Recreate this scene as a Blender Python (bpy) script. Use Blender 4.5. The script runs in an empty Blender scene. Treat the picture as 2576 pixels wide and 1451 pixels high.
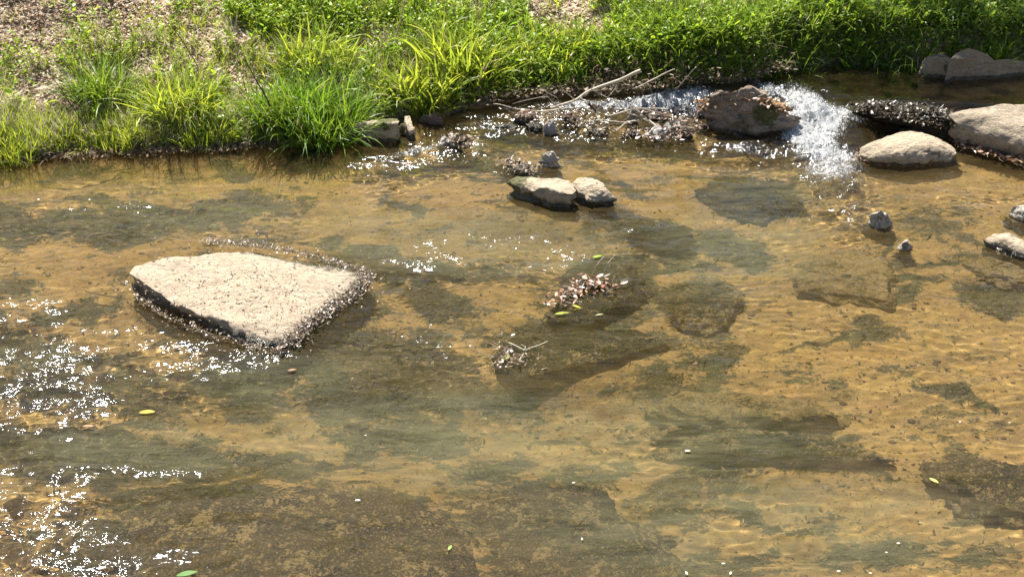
import bpy, math, numpy as np
from mathutils import Vector
R = math.radians
sc = bpy.context.scene
# ------------------------------------------------------------------ camera
CAM_H, PITCH, HFOV = 4.0, 28.0, 42.0
PW, PH = 2576.0, 1451.0
FPX = PW / 2 / math.tan(R(HFOV / 2))
cam = bpy.data.cameras.new('camera'); cam.angle = R(HFOV); cam.clip_end = 500; cam.clip_start = .05
camo = bpy.data.objects.new('camera', cam); sc.collection.objects.link(camo)
camo.location = (0, 0, CAM_H); camo.rotation_euler = (R(90 - PITCH), 0, 0); sc.camera = camo
# ------------------------------------------------------------------ world, sun, exposure
SUN_AZ, SUN_EL = -16.0, 56.0
w = bpy.data.worlds.new('World'); sc.world = w; w.use_nodes = True
nt = w.node_tree
sky = nt.nodes.new('ShaderNodeTexSky'); sky.sky_type = 'NISHITA'; sky.sun_disc = False
sky.sun_elevation = R(SUN_EL); sky.sun_rotation = R(SUN_AZ)
nt.links.new(sky.outputs[0], nt.nodes['Background'].inputs[0])
nt.nodes['Background'].inputs[1].default_value = .052
ld = bpy.data.lights.new('sun', 'SUN'); ld.energy = 5.0; ld.angle = R(.5); ld.color = (1, .95, .86)
sun = bpy.data.objects.new('sun', ld); sc.collection.objects.link(sun)
SD = Vector((math.sin(R(SUN_AZ)) * math.cos(R(SUN_EL)), math.cos(R(SUN_AZ)) * math.cos(R(SUN_EL)), math.sin(R(SUN_EL))))
sun.rotation_euler = SD.to_track_quat('Z', 'Y').to_euler(); sun.location = (0, 0, 12)
ld.cycles.is_caustics_light = True
sc.view_settings.view_transform = 'Standard'; sc.view_settings.look = 'None'
sc.view_settings.exposure = 1.32; sc.view_settings.gamma = 1
sc.cycles.use_denoising = True
sc.cycles.max_bounces = 10; sc.cycles.transparent_max_bounces = 12
sc.cycles.sample_clamp_indirect = 6
# ------------------------------------------------------------------ noise helpers
def _hash(i, j, k, s):
    h = (i * 374761393 + j * 668265263 + k * 2147483647 + s * 144269) & 0xffffffff
    h = ((h ^ (h >> 13)) * 1274126177) & 0xffffffff
    h = ((h ^ (h >> 16)) * 2246822519) & 0xffffffff
    return ((h ^ (h >> 15)) & 0xffffff) / float(0xffffff)
def vnoise(x, y, z, s=0):
    xi, yi, zi = (np.floor(a).astype(np.int64) for a in (x, y, z))
    fx, fy, fz = x - xi, y - yi, z - zi
    fx, fy, fz = (a * a * (3 - 2 * a) for a in (fx, fy, fz))
    o = 0
    for a in (0, 1):
        for b in (0, 1):
            for c in (0, 1):
                o = o + _hash(xi + a, yi + b, zi + c, s) * (fx if a else 1 - fx) * (fy if b else 1 - fy) * (fz if c else 1 - fz)
    return o * 2 - 1
def fbm(x, y, z, s=0, o=4, g=.5):
    t = 0; a = 1
    for i in range(o):
        t = t + a * vnoise(x, y, z, s + i); x, y, z, a = x * 2.03, y * 2.03, z * 2.03, a * g
    return t
def sst(x, a, b):
    t = np.clip((x - a) / (b - a), 0, 1); return t * t * (3 - 2 * t)
# ------------------------------------------------------------------ photo pixel <-> world (survey of the place, used for layout)
cp, sp = math.cos(R(PITCH)), math.sin(R(PITCH))
def at(px, py, z=0.0):
    """world point at height z seen at this spot of the photo (through the water when z < 0)"""
    px = np.asarray(px, float); py = np.asarray(py, float); z = np.asarray(z, float)
    u = (px - PW / 2) / FPX; v = (PH / 2 - py) / FPX
    dx = u; dy = cp + v * sp; dz = -sp + v * cp
    zs = np.maximum(z, 0)
    t = (zs - CAM_H) / dz
    x, y = dx * t, dy * t
    h = np.hypot(dx, dy); sinI = h / np.sqrt(h * h + dz * dz); tt = np.tan(np.arcsin(sinI / 1.33))
    d = np.maximum(-z, 0) * tt
    return x + dx / h * d, y + dy / h * d
def pix(x, y, z):
    """photo spot where a world point shows (with refraction under the water)"""
    d = np.maximum(-z, 0); xs, ys = x, y
    for _ in range(3):
        h = np.hypot(xs, ys); sinI = h / np.sqrt(h * h + CAM_H ** 2); tt = np.tan(np.arcsin(sinI / 1.33))
        xs = x - xs / h * d * tt; ys = y - ys / h * d * tt
    zz = np.maximum(z, 0) - CAM_H
    f = ys * cp - zz * sp; v = ys * sp + zz * cp
    return PW / 2 + FPX * xs / f, PH / 2 - FPX * v / f
# ------------------------------------------------------------------ object helpers
def tag(o, label=None, cat=None, group=None, kind=None):
    if label: o['label'] = label
    if cat: o['category'] = cat
    if group: o['group'] = group
    if kind: o['kind'] = kind
    return o
def mesh(name, V, F, mat, parent=None, smooth=True, attrs=None, col=None, loc=None):
    V = np.asarray(V, 'f'); F = np.asarray(F, 'i'); k = F.shape[1]
    me = bpy.data.meshes.new(name)
    if loc is not None: V = V - np.asarray(loc, 'f')
    me.vertices.add(len(V)); me.vertices.foreach_set('co', V.ravel())
    me.loops.add(F.size); me.loops.foreach_set('vertex_index', F.ravel())
    me.polygons.add(len(F)); me.polygons.foreach_set('loop_start', np.arange(0, F.size, k, dtype='i'))
    me.update(calc_edges=True)
    me.polygons.foreach_set('use_smooth', np.full(len(F), smooth))
    for n, a in (attrs or {}).items():
        at_ = me.attributes.new(n, 'FLOAT', 'POINT'); at_.data.foreach_set('value', np.asarray(a, 'f').ravel())
    if col is not None:
        ca = me.color_attributes.new('col', 'FLOAT_COLOR', 'POINT')
        c4 = np.ones((len(V), 4), 'f'); c4[:, :3] = col; ca.data.foreach_set('color', c4.ravel())
    me.materials.append(mat)
    o = bpy.data.objects.new(name, me); sc.collection.objects.link(o)
    if loc is not None: o.location = loc
    if parent is not None:
        o.parent = parent
        if loc is not None: o.location = Vector(loc) - parent.location
        else: o.location = -parent.location
    return o
def gridfaces(n, m, wrap=False):
    i = np.arange(n * m).reshape(n, m)
    if wrap: i = np.concatenate([i, i[:, :1]], 1)
    return np.stack([i[:-1, :-1], i[:-1, 1:], i[1:, 1:], i[1:, :-1]], -1).reshape(-1, 4)
def receiver(o): o.cycles.is_caustics_receiver = True; return o
# ------------------------------------------------------------------ node helpers
class N:
    def __init__(s, name):
        s.m = bpy.data.materials.new(name); s.m.use_nodes = True; s.t = s.m.node_tree; s.t.nodes.clear()
        s.out = s.t.nodes.new('ShaderNodeOutputMaterial')
    def n(s, ty, **k):
        nd = s.t.nodes.new('ShaderNode' + ty)
        for a, b in k.items():
            if a.startswith('i_'):
                key = a[2:]; key = int(key) if key.isdigit() else key.replace('_', ' ')
                s.set(nd.inputs[key], b)
            else: setattr(nd, a, b)
        return nd
    def set(s, inp, v):
        if isinstance(v, bpy.types.NodeSocket): s.t.links.new(v, inp)
        else: inp.default_value = v
    def noise(s, vec, scale, detail=4, rough=.55, dist=0):
        nd = s.n('TexNoise', i_Scale=scale, i_Detail=detail, i_Roughness=rough, i_Distortion=dist); s.set(nd.inputs['Vector'], vec); return nd.outputs[0]
    def ramp(s, f, a, b, lo=0.0, hi=1.0):
        nd = s.n('MapRange', i_0=f, i_1=a, i_2=b, i_3=lo, i_4=hi); nd.interpolation_type = 'SMOOTHSTEP'; return nd.outputs[0]
    def mix(s, f, a, b, mode='MIX'):
        nd = s.n('Mix', data_type='RGBA', blend_type=mode); s.set(nd.inputs[0], f); s.set(nd.inputs[6], a); s.set(nd.inputs[7], b); return nd.outputs[2]
    def math(s, op, a, b=0.0, clamp=False):
        nd = s.n('Math', operation=op, use_clamp=clamp); s.set(nd.inputs[0], a); s.set(nd.inputs[1], b); return nd.outputs[0]
    def attr(s, n, col=False):
        nd = s.n('Attribute', attribute_name=n); return nd.outputs['Color' if col else 'Fac']
    def pos(s): return s.n('NewGeometry').outputs['Position']
    def stretch(s, v, sx, sy, sz):
        nd = s.n('Mapping'); s.set(nd.inputs['Vector'], v); nd.inputs['Scale'].default_value = (sx, sy, sz); return nd.outputs[0]
    def bump(s, h, strength, dist):
        nd = s.n('Bump', i_Strength=strength, i_Distance=dist, i_Height=h); return nd.outputs[0]
    def mixs(s, f, a, b):
        nd = s.n('MixShader'); s.set(nd.inputs[0], f); s.t.links.new(a, nd.inputs[1]); s.t.links.new(b, nd.inputs[2]); return nd.outputs[0]
    def done(s, sh): s.t.links.new(sh, s.out.inputs[0]); return s.m
def C(r, g, b): return (r, g, b, 1)
def sepz(n):
    nd = n.n('SeparateXYZ'); n.set(nd.inputs[0], n.pos()); return nd.outputs[2]
# ------------------------------------------------------------------ materials
def mat_ground():
    n = N('ground_sand_algae_soil'); p = n.pos()
    fl = n.stretch(p, 1, 2.2, 1)
    big = n.noise(fl, 1.6, 4, .6, .6); mid = n.noise(fl, 7, 6, .65, .8); fine = n.noise(p, 42, 5, .7); grit = n.noise(p, 190, 3, .7)
    sand = n.mix(n.ramp(mid, .3, .7), C(.31, .192, .052), C(.47, .31, .10))
    sand = n.mix(n.ramp(big, .35, .7), sand, C(.37, .22, .072))
    olive = n.noise(n.stretch(p, 1, 1.7, 1), 2.6, 6, .7, 1.2); sand = n.mix(n.math('MULTIPLY', n.ramp(olive, .42, .66), .75), sand, C(.19, .125, .048))
    sand = n.mix(n.ramp(fine, .52, .70), sand, C(.15, .10, .045))
    sand = n.mix(n.ramp(grit, .6, .8), sand, C(.72, .55, .30))
    alg_shade = n.attr('algae')
    w = n.math('ADD', alg_shade, n.math('MULTIPLY', n.math('SUBTRACT', mid, .5), 1.9))
    w = n.math('ADD', w, n.math('MULTIPLY', n.math('SUBTRACT', fine, .5), 1.5))
    w = n.ramp(w, .30, .60); w = n.math('MAXIMUM', w, n.attr('pool'))
    acol = n.mix(n.ramp(fine, .35, .65), C(.016, .018, .009), C(.085, .068, .026))
    acol = n.mix(n.ramp(big, .4, .65), acol, C(.040, .050, .018))
    acol = n.mix(n.ramp(n.noise(p, 90, 3, .7), .56, .7), acol, C(.30, .23, .10))
    c = n.mix(n.math('MULTIPLY', w, .93), sand, acol)
    soil = n.mix(n.ramp(n.noise(p, 12, 6, .7), .35, .65), C(.38, .27, .18), C(.64, .51, .37))
    soil = n.mix(n.ramp(n.noise(p, 60, 4, .7), .4, .7), soil, C(.09, .06, .04))
    bank = n.attr('bank')
    c = n.mix(n.ramp(bank, .3, .7), c, soil)
    # damp margin: darker, glossier earth just above the water
    dk = n.attr('damp'); c = n.mix(dk, c, n.mix(.7, c, C(.05, .03, .02)))
    h = n.math('ADD', n.math('MULTIPLY', mid, .6), n.math('ADD', n.math('MULTIPLY', fine, .4), n.math('MULTIPLY', grit, .12)))
    b = n.n('BsdfPrincipled', i_Base_Color=c, i_Roughness=.85); n.set(b.inputs['Normal'], n.bump(h, .8, .03))
    return n.done(b.outputs[0])
def mat_rock(name, c1, c2, c3, wet=.035, wetcol=(.03, .028, .018), scale=1.0, grain=1.0, damp=0.0):
    n = N(name); p = n.pos()
    a = n.noise(n.stretch(p, 1, 1.6, 3), 5 * scale, 8, .68, .5); b_ = n.noise(p, 26 * scale, 6, .7); g = n.noise(p, 150 * grain, 4, .75)
    s = n.noise(n.stretch(p, 3, 12, 14), 6 * scale, 5, .6, 1.2)
    c = n.mix(n.ramp(a, .38, .62), C(*c1), C(*c2))
    c = n.mix(n.math('MULTIPLY', n.ramp(b_, .52, .7), .65), c, C(*c3))
    c = n.mix(n.math('MULTIPLY', n.ramp(s, .54, .7), .6), c, C(*[v * .55 for v in c2]))
    c = n.mix(n.math('MULTIPLY', n.ramp(g, .56, .66), .55), c, C(*[v * .45 for v in c2]))
    c = n.mix(n.math('MULTIPLY', n.ramp(g, .40, .30), .4), c, C(*[min(.8, v * 1.3) for v in c1]))
    st = n.noise(n.stretch(p, 1, 1.8, 1), 3.1 * scale, 6, .7, 1.6); c = n.mix(n.math('MULTIPLY', n.ramp(st, .53, .64), .55), c, n.mix(.5, c, C(.16, .14, .11)))
    vo = n.n('TexVoronoi', feature='DISTANCE_TO_EDGE', i_Scale=1.9 * scale); n.set(vo.inputs['Vector'], n.mix(.16, n.stretch(p, 1, 2.2, 1), n.n('TexNoise', i_Scale=7.0).outputs[1])); cr = n.ramp(n.math('ADD', vo.outputs[0], n.math('MULTIPLY', n.ramp(a, .45, .55), .05)), .012, .003)
    c = n.mix(n.math('MULTIPLY', cr, .75), c, C(.05, .04, .03))
    moss = n.ramp(n.math('ADD', n.attr('moss'), n.math('MULTIPLY', n.math('SUBTRACT', b_, .5), .9)), .45, .65)
    mc = n.mix(n.ramp(g, .4, .6), C(.035, .04, .012), C(.15, .15, .035)); c = n.mix(moss, c, mc)
    z = sepz(n)
    wz = n.math('SUBTRACT', n.math('SUBTRACT', z, n.attr('wl')), n.math('MULTIPLY', n.math('SUBTRACT', b_, .5), .07))
    wet_f = n.ramp(wz, wet + .012, wet - .008)
    c = n.mix(n.math('MULTIPLY', wet_f, .9), c, n.mix(n.ramp(b_, .4, .62), C(*wetcol), C(*[v * 3 for v in wetcol])))
    if damp: wet_f = n.math('MAXIMUM', wet_f, damp)
    h = n.math('ADD', n.math('MULTIPLY', a, .9), n.math('ADD', n.math('MULTIPLY', b_, .45), n.math('ADD', n.math('MULTIPLY', s, .35), n.math('MULTIPLY', g, .10))))
    fs = n.noise(n.stretch(p, 26, 70, 60), 1.0, 5, .75, .8); c = n.mix(n.math('MULTIPLY', n.ramp(fs, .47, .62), .55), c, C(*[v * .5 for v in c2])); h = n.math('ADD', h, n.math('MULTIPLY', fs, .3))
    b = n.n('BsdfPrincipled', i_Base_Color=c); n.set(b.inputs['Roughness'], n.ramp(wet_f, 0, 1, .85, .22))
    n.set(b.inputs['Normal'], n.bump(h, .85, .045))
    return n.done(b.outputs[0])
def mat_sunk(name, c1, c2, c3, sand):
    n = N(name); p = n.pos(); a = n.noise(p, 5, 6, .7, .6); b_ = n.noise(p, 17, 7, .75, .5); g = n.noise(p, 70, 5, .75)
    c = n.mix(n.ramp(b_, .42, .56), C(*c2), C(*c1)); c = n.mix(n.ramp(g, .50, .64), c, C(*c3)); c = n.mix(n.ramp(g, .44, .36), c, C(*[v * .45 for v in c2]))
    w = n.math('ADD', n.math('MULTIPLY', a, .55), n.math('ADD', n.math('MULTIPLY', b_, .6), n.math('MULTIPLY', g, .25)))
    c = n.mix(n.math('MULTIPLY', n.ramp(w, .75 - sand * .25, .78 - sand * .25), .9), c, n.mix(n.ramp(g, .35, .6), C(.30, .20, .075), C(.52, .37, .16)))
    h = n.math('ADD', b_, n.math('MULTIPLY', g, .5)); b = n.n('BsdfPrincipled', i_Base_Color=c, i_Roughness=.9); n.set(b.inputs['Normal'], n.bump(h, 1.0, .05))
    return n.done(b.outputs[0])
def mat_leaf(name, trans=.5, rough=.42, spec=.35, tint=(1, 1, 1), vary=True):
    n = N(name); c = n.attr('col', True)
    if vary: c = n.mix(n.ramp(n.noise(n.pos(), 30, 3, .6), .3, .7), n.mix(.2, c, C(0, 0, 0)), c)
    tc = n.mix(1.0, c, C(*tint), 'MULTIPLY')
    b = n.n('BsdfPrincipled', i_Base_Color=c, i_Roughness=rough); b.inputs['Specular IOR Level'].default_value = spec
    t = n.n('BsdfTranslucent', i_Color=tc)
    return n.done(n.mixs(trans, b.outputs[0], t.outputs[0]))
def mat_water():
    n = N('stream_water'); p = n.pos(); rip = n.attr('rip'); foam = n.attr('foam'); murk_sheen = n.attr('murk_sheen')
    glass = n.n('BsdfGlass', i_Color=C(.97, .97, .93), i_Roughness=0.0, i_IOR=1.33)
    fl = n.stretch(p, .75, 1.9, 1)
    hh = n.noise(fl, 34, 1.6, .45, .5)
    nb = n.bump(n.math('MULTIPLY', hh, n.math('MINIMUM', rip, 1.2)), 1.0, .0100)
    gl = n.n('BsdfGlossy', i_Color=C(.86, .92, 1), i_Roughness=.135); gl.distribution = 'BECKMANN'; n.set(gl.inputs['Normal'], nb)
    s = n.mixs(n.math('MULTIPLY', n.math('MINIMUM', rip, 1.0), .05), glass.outputs[0], gl.outputs[0])
    mk = n.math('ADD', n.math('MULTIPLY', n.noise(n.stretch(p, 1, 2.5, 1), 2.0, 3, .55, 1.0), .55), n.math('MULTIPLY', n.noise(n.stretch(p, 1, 7, 1), 5.0, 5, .65, 1.2), .45))
    df = n.n('BsdfDiffuse', i_Color=n.mix(n.ramp(murk_sheen, .13, .28), n.mix(mk, C(.14, .105, .045), C(.20, .145, .06)), n.mix(mk, C(.108, .106, .062), C(.175, .155, .082))))
    s = n.mixs(n.math('MULTIPLY', murk_sheen, n.ramp(mk, .35, .65, .5, 1.45)), s, df.outputs[0])
    # foam: air-filled water, white, broken into strands
    fn = n.noise(n.stretch(p, 1.7, 1, 1), 20, 6, .72, 2.6)
    ff = n.ramp(n.math('ADD', foam, n.math('MULTIPLY', n.math('SUBTRACT', fn, .5), 3.2)), .46, .86)
    fb = n.n('BsdfPrincipled', i_Base_Color=n.mix(n.ramp(fn, .36, .56), C(.34, .37, .37), C(.9, .91, .92)), i_Roughness=.16); n.set(fb.inputs['Normal'], n.bump(fn, 1.0, .035))
    s = n.mixs(n.math('MULTIPLY', ff, .74), s, fb.outputs[0])
    return n.done(s)
def mat_foam():
    n = N('foam_bubbles'); b = n.n('BsdfPrincipled', i_Base_Color=C(.9, .91, .92), i_Roughness=.12)
    t = n.n('BsdfTranslucent', i_Color=C(.85, .88, .9)); return n.done(n.mixs(.35, b.outputs[0], t.outputs[0]))
M_ground = mat_ground(); M_water = mat_water(); M_foam = mat_foam()
M_pale = mat_rock('pale_granite', (.60, .48, .34), (.47, .375, .26), (.31, .24, .165))
M_grey = mat_rock('grey_tan_stone', (.52, .42, .30), (.40, .32, .23), (.24, .19, .14))
M_brown = mat_rock('brown_boulder', (.44, .34, .25), (.27, .205, .15), (.50, .38, .26), wet=.04)
M_wet = mat_rock('wet_black_rock', (.10, .08, .05), (.05, .042, .028), (.20, .15, .08), wet=.02, damp=.8, scale=2.2)
M_shoal = mat_rock('riffle_stone', (.56, .51, .46), (.40, .36, .32), (.22, .19, .16), wet=.0)
M_slab = mat_rock('weathered_slab', (.54, .435, .315), (.42, .335, .24), (.27, .21, .15), wet=.035, grain=.7)
M_dryst = mat_rock('dry_grey_stone', (.70, .63, .52), (.56, .50, .41), (.3, .26, .2), wet=-.01)
M_red = mat_rock('reddish_stone', (.30, .17, .12), (.17, .12, .10), (.33, .22, .17), wet=.015)
M_sub = mat_sunk('algae_covered_rock', (.06, .055, .018), (.022, .024, .010), (.22, .17, .06), .00)
M_sub2 = mat_sunk('silt_covered_rock', (.30, .21, .07), (.22, .165, .055), (.11, .09, .032), .36)
M_sub4 = mat_sunk('golden_mottled_rock', (.20, .15, .05), (.07, .065, .025), (.38, .27, .11), .34)
M_sub3 = mat_sunk('mottled_submerged_rock', (.10, .075, .03), (.032, .03, .014), (.36, .25, .11), .06)
M_leaf = mat_leaf('green_leaf', .5, tint=(1.15, 1.1, .7)); M_dry = mat_leaf('dry_leaf', .32, .7, .2); M_wetleaf = mat_leaf('wet_debris', .1, .34, .35)
M_twig = mat_leaf('bare_twig', 0, .75, .2); M_algae = mat_leaf('algae_strand', .3, .6, .2)
# ------------------------------------------------------------------ water levels and shoreline
UP = .15
shore_px = [(-900, 440), (-300, 420), (0, 402), (200, 383), (420, 380), (700, 360), (850, 345), (940, 318), (1020, 300), (1110, 288), (1180, 268), (1300, 252), (1420, 240), (1560, 236), (1700, 222), (1800, 212), (1900, 196), (1990, 166), (2100, 158), (2300, 160), (2420, 170), (2576, 174), (3000, 180), (3800, 190)]
def g_up(px): return sst(px, 1350, 1850)
_sx, _sy = [], []
for a, b in shore_px:
    x, y = at(a, b, UP * float(g_up(np.array(float(a))))); _sx.append(float(x)); _sy.append(float(y))
_sx = np.array(_sx); _sy = np.array(_sy)
ledge_px = [(-900, 270), (1250, 270), (1500, 262), (1750, 252), (1830, 245), (1950, 240), (2060, 262), (2130, 268), (2400, 275), (2576, 290), (3400, 330)]
_lx, _ly = [], []
for a, b in ledge_px:
    x, y = at(a, b, .08 * float(g_up(np.array(float(a))))); _lx.append(float(x)); _ly.append(float(y))
def shore(x): return np.interp(x, _sx, _sy) + .05 * vnoise(x * 3, x * 0, x * 0, 5) + .025 * vnoise(x * 11, x * 0, x * 0, 6)
x1350, x1850 = float(at(1350, 250)[0]), float(at(1850, 230, .1)[0])
xc0, xc1 = float(at(1880, 300)[0]), float(at(2200, 300)[0])
def level(x, y):
    W = .28 + .75 * sst(x, xc0 - .2, xc0 + .3) * (1 - sst(x, xc1 - .3, xc1 + .1))
    t = (y - (np.interp(x, _lx, _ly) - W)) / W
    return UP * sst(x, x1350, x1850) * sst(t, 0, 1)
def field(L, px, py, warp=1.0, s=0):
    """soft elliptical patches: (px, py, rx, ry, angle, strength)"""
    wx = fbm(px / 90, py / 60, px * 0, 31 + s, 3) * 22 * warp; wy = fbm(px / 90, py / 60, px * 0 + 7, 41 + s, 3) * 13 * warp
    o = np.zeros_like(px)
    for (cx, cy, rx, ry, an, st) in L:
        c, s_ = math.cos(R(an)), math.sin(R(an)); u = px + wx - cx; v = py + wy - cy
        a = (u * c + v * s_) / rx; b = (-u * s_ + v * c) / ry
        r2 = a * a + b * b; o = np.maximum(o, st * np.exp(-np.power(r2, 1.6) * .7))
    return o
ALGAE_SHADE = [(70, 565, 110, 45, 0, 1), (340, 560, 190, 48, -4, 1), (240, 500, 90, 20, 0, .7), (620, 520, 75, 40, -10, .9), (500, 550, 90, 35, -8, .8), (30, 450, 45, 15, 0, .9), (210, 436, 90, 9, -9, .8),  # algae patches; some ellipses paint bed shadows, shadow lines and a shaded crack
 (40, 612, 70, 14, 0, .6), (400, 620, 60, 10, -5, .5), (820, 592, 70, 22, 0, .75), (700, 600, 60, 18, 0, .6), (590, 451, 55, 12, 0, .8), (965, 488, 36, 13, 0, .7), (1035, 512, 40, 15, 10, .9), (190, 768, 120, 22, -6, 1), (60, 735, 90, 20, -5, .8),
 (50, 870, 130, 60, 0, .8), (420, 845, 60, 16, 0, .6), (1020, 665, 220, 30, 4, .95), (900, 640, 90, 20, 0, .7), (1110, 760, 110, 55, 30, 1), (860, 780, 110, 55, -20, .95), (940, 890, 230, 70, 0, .9), (1050, 950, 130, 70, 0, 1), (880, 990, 160, 50, 0, .9),
 (600, 955, 150, 45, -6, .8), (300, 960, 160, 40, 0, .7), (120, 960, 160, 60, 0, .75), (330, 1020, 180, 35, 0, .8), (100, 1110, 200, 55, 0, .9), (420, 1130, 240, 50, 4, .95), (620, 1020, 110, 30, 0, .85), (700, 1170, 120, 40, 0, .7), (1000, 1075, 160, 42, 0, .85),
 (1250, 990, 150, 25, 0, .7), (1240, 690, 70, 20, 0, .6), (1550, 720, 80, 120, 25, 1), (1500, 650, 70, 20, 0, .8), (1420, 820, 190, 30, -12, .9), (1760, 745, 120, 45, 8, .9), (1700, 652, 90, 20, 5, .8), (1610, 800, 60, 40, 0, .6),  # first ellipse here is a shadow painted onto the bed
 (1400, 560, 150, 35, 5, .6), (1500, 535, 60, 20, 0, .6), (1640, 572, 110, 24, 4, 1), (1560, 545, 90, 18, 0, .8), (1900, 490, 120, 34, 10, .95), (1800, 450, 60, 15, 0, .6), (1850, 612, 110, 28, 8, .9), (1870, 655, 50, 18, 10, .9), (1600, 470, 70, 12, 5, .7),
 (1240, 410, 110, 18, 3, .6), (1230, 455, 40, 14, 0, .7), (1500, 385, 130, 14, 0, .6), (1700, 380, 80, 15, 0, .7), (1330, 360, 90, 12, 0, .5), (900, 400, 60, 12, 0, .5), (1040, 425, 100, 22, 0, .6), (2245, 700, 14, 70, 3, 1), (2130, 738, 100, 9, 11, 1), (2260, 760, 60, 18, -15, .8), (2330, 672, 70, 12, -10, .9), (2330, 720, 60, 14, 5, .6),
 (2520, 752, 120, 36, 4, .85), (2480, 660, 110, 9, 10, 1), (2470, 620, 80, 10, 0, .5), (2230, 830, 70, 22, 0, .6), (2150, 858, 180, 10, -3, .8), (1820, 880, 90, 40, 0, .6), (1660, 880, 100, 30, -20, .7), (1700, 960, 110, 40, 0, .6), (1760, 1020, 80, 22, 0, .6), (1880, 1046, 210, 11, 2, 1.1),
 (1950, 1110, 200, 28, 4, .6), (2155, 1092, 45, 16, 0, 1.1), (2090, 1160, 170, 12, 5, .95), (1800, 1150, 110, 14, 0, .8), (2430, 990, 110, 12, 24, .9), (2470, 1195, 130, 45, 22, .9), (2530, 1290, 110, 18, 3, 1.1), (2380, 1170, 60, 14, 25, .7),
 (1250, 1150, 120, 45, -25, .7), (1480, 1180, 120, 60, -20, .6), (1780, 1180, 120, 40, 0, .6), (1900, 1270, 90, 20, 14, .6), (1700, 1250, 100, 30, 0, .5), (1350, 1260, 190, 36, 4, .85), (900, 1330, 300, 120, 0, .75), (500, 1260, 260, 70, 0, .85), (330, 1400, 220, 90, 0, .8), (200, 1180, 200, 40, 0, .8), (1480, 1300, 160, 40, 20, .8),
 (1500, 1410, 320, 60, 0, .85), (1420, 1400, 60, 28, 0, 1.1), (2220, 1360, 150, 50, -10, .8), (2060, 1300, 80, 24, 0, .6), (1870, 1400, 120, 40, 0, .6), (2480, 1400, 120, 40, 0, .5), (2400, 1060, 150, 40, 0, .35), (2200, 930, 300, 60, 0, .25), (2350, 560, 140, 60, 0, .45), (2150, 640, 90, 50, 0, .35), (2100, 700, 120, 50, 0, .3)]
DEEP = [(1150, 620, 420, 60, 5, .12), (700, 560, 300, 60, 0, .10), (1350, 1090, 650, 90, 0, .20), (1850, 600, 200, 90, 0, .12), (1900, 1300, 500, 120, 0, .16), (450, 1150, 260, 50, 0, .10), (1700, 1250, 500, 90, 0, .12)]
SHALLOW = [(1480, 930, 260, 50, -8, .10), (420, 660, 210, 45, -6, .13), (330, 760, 110, 50, 0, .09), (1330, 530, 230, 50, 5, .15), (1250, 780, 130, 60, 0, .06), (2350, 600, 260, 160, 0, .08), (800, 1360, 420, 120, 0, .10), (2300, 430, 300, 40, 0, .08), (400, 400, 600, 30, -2, .06)]
def ground_z(x, y, parts=False):
    s = y - shore(x); lv = level(x, y)
    px, py = pix(x, np.maximum(y, 3), np.full_like(x, -.2))
    dep = .23 + field(DEEP, px, py, .5, 2) - field(SHALLOW, px, py, .5, 3)
    dep = np.maximum(dep, .05) + .02 * fbm(x * 1.3, y * 2, x * 0, 9, 3) + .006 * fbm(x * 7, y * 11, x * 0, 12, 3)
    dep = dep + lv / UP * .34
    zb = lv - dep * sst(-s, -.02, .55)
    rt = sst(x, .2, 1.6)                       # the right half of the bank is cut steeper
    up = .05 + lv + (.03 + .17 * rt) * sst(s, -.02, .30 - .12 * rt) + np.clip(s, 0, None) * (.30 - .05 * rt) + .05 * fbm(x * 1.5, y * 1.5, x * 0, 15, 4) * sst(s, 0, .6)
    up = up + np.clip(s - 2.6, 0, None) * -.18
    k = sst(s, -.06, .06)
    z = zb * (1 - k) + up * k
    if parts: return z, k, s, lv, px, py
    return z
def axis(a, b, c, d, st, n=30):
    core = np.arange(b, c, st)
    lo = b - (b - a) * (np.linspace(1, 0, n, endpoint=False) ** 2); hi = c + (d - c) * (np.linspace(0, 1, n) ** 2)
    return np.concatenate([lo, core, hi[0:]])
# ------------------------------------------------------------------ ground (bed + bank), one sheet
X, Y = np.meshgrid(axis(-60, -5.2, 5.4, 60, .02), axis(-20, 4.2, 13.6, 90, .02))
Z, K, S, LV, PX, PY = ground_z(X, Y, True)
alg_shade = field(ALGAE_SHADE, PX, PY, 1.9) + .50 * sst(fbm(PX / 75, PY / 28, PX * 0, 88, 4), .05, .8) * (1 - .5 * sst(PX, 1500, 2300))
off = np.clip(sst(-PX, 20, 420) + sst(PX, 2600, 3100) + sst(PY, 1480, 1800), 0, 1); alg_shade = alg_shade * (1 - off) + off * 1.0 * sst(fbm(X * 1.4, Y * 2.6, X * 0, 77, 4), -.05, .7)
pool = LV / UP * sst(X, .5, 1.3); alg_shade = np.maximum(alg_shade, pool * .95)  # upper pool bed painted dark to carry its shade and dark reflections
damp = sst(Z - LV, .10, .0) * K
ground = mesh('ground', np.stack([X, Y, Z], -1).reshape(-1, 3), gridfaces(*X.shape), M_ground, attrs={'pool': sst(pool, .3, 1) * .93, 'algae': alg_shade, 'bank': K, 'damp': damp})
tag(ground, 'sandy stream bed with algae rising into a leaf strewn earth bank', kind='structure'); receiver(ground)
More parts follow.
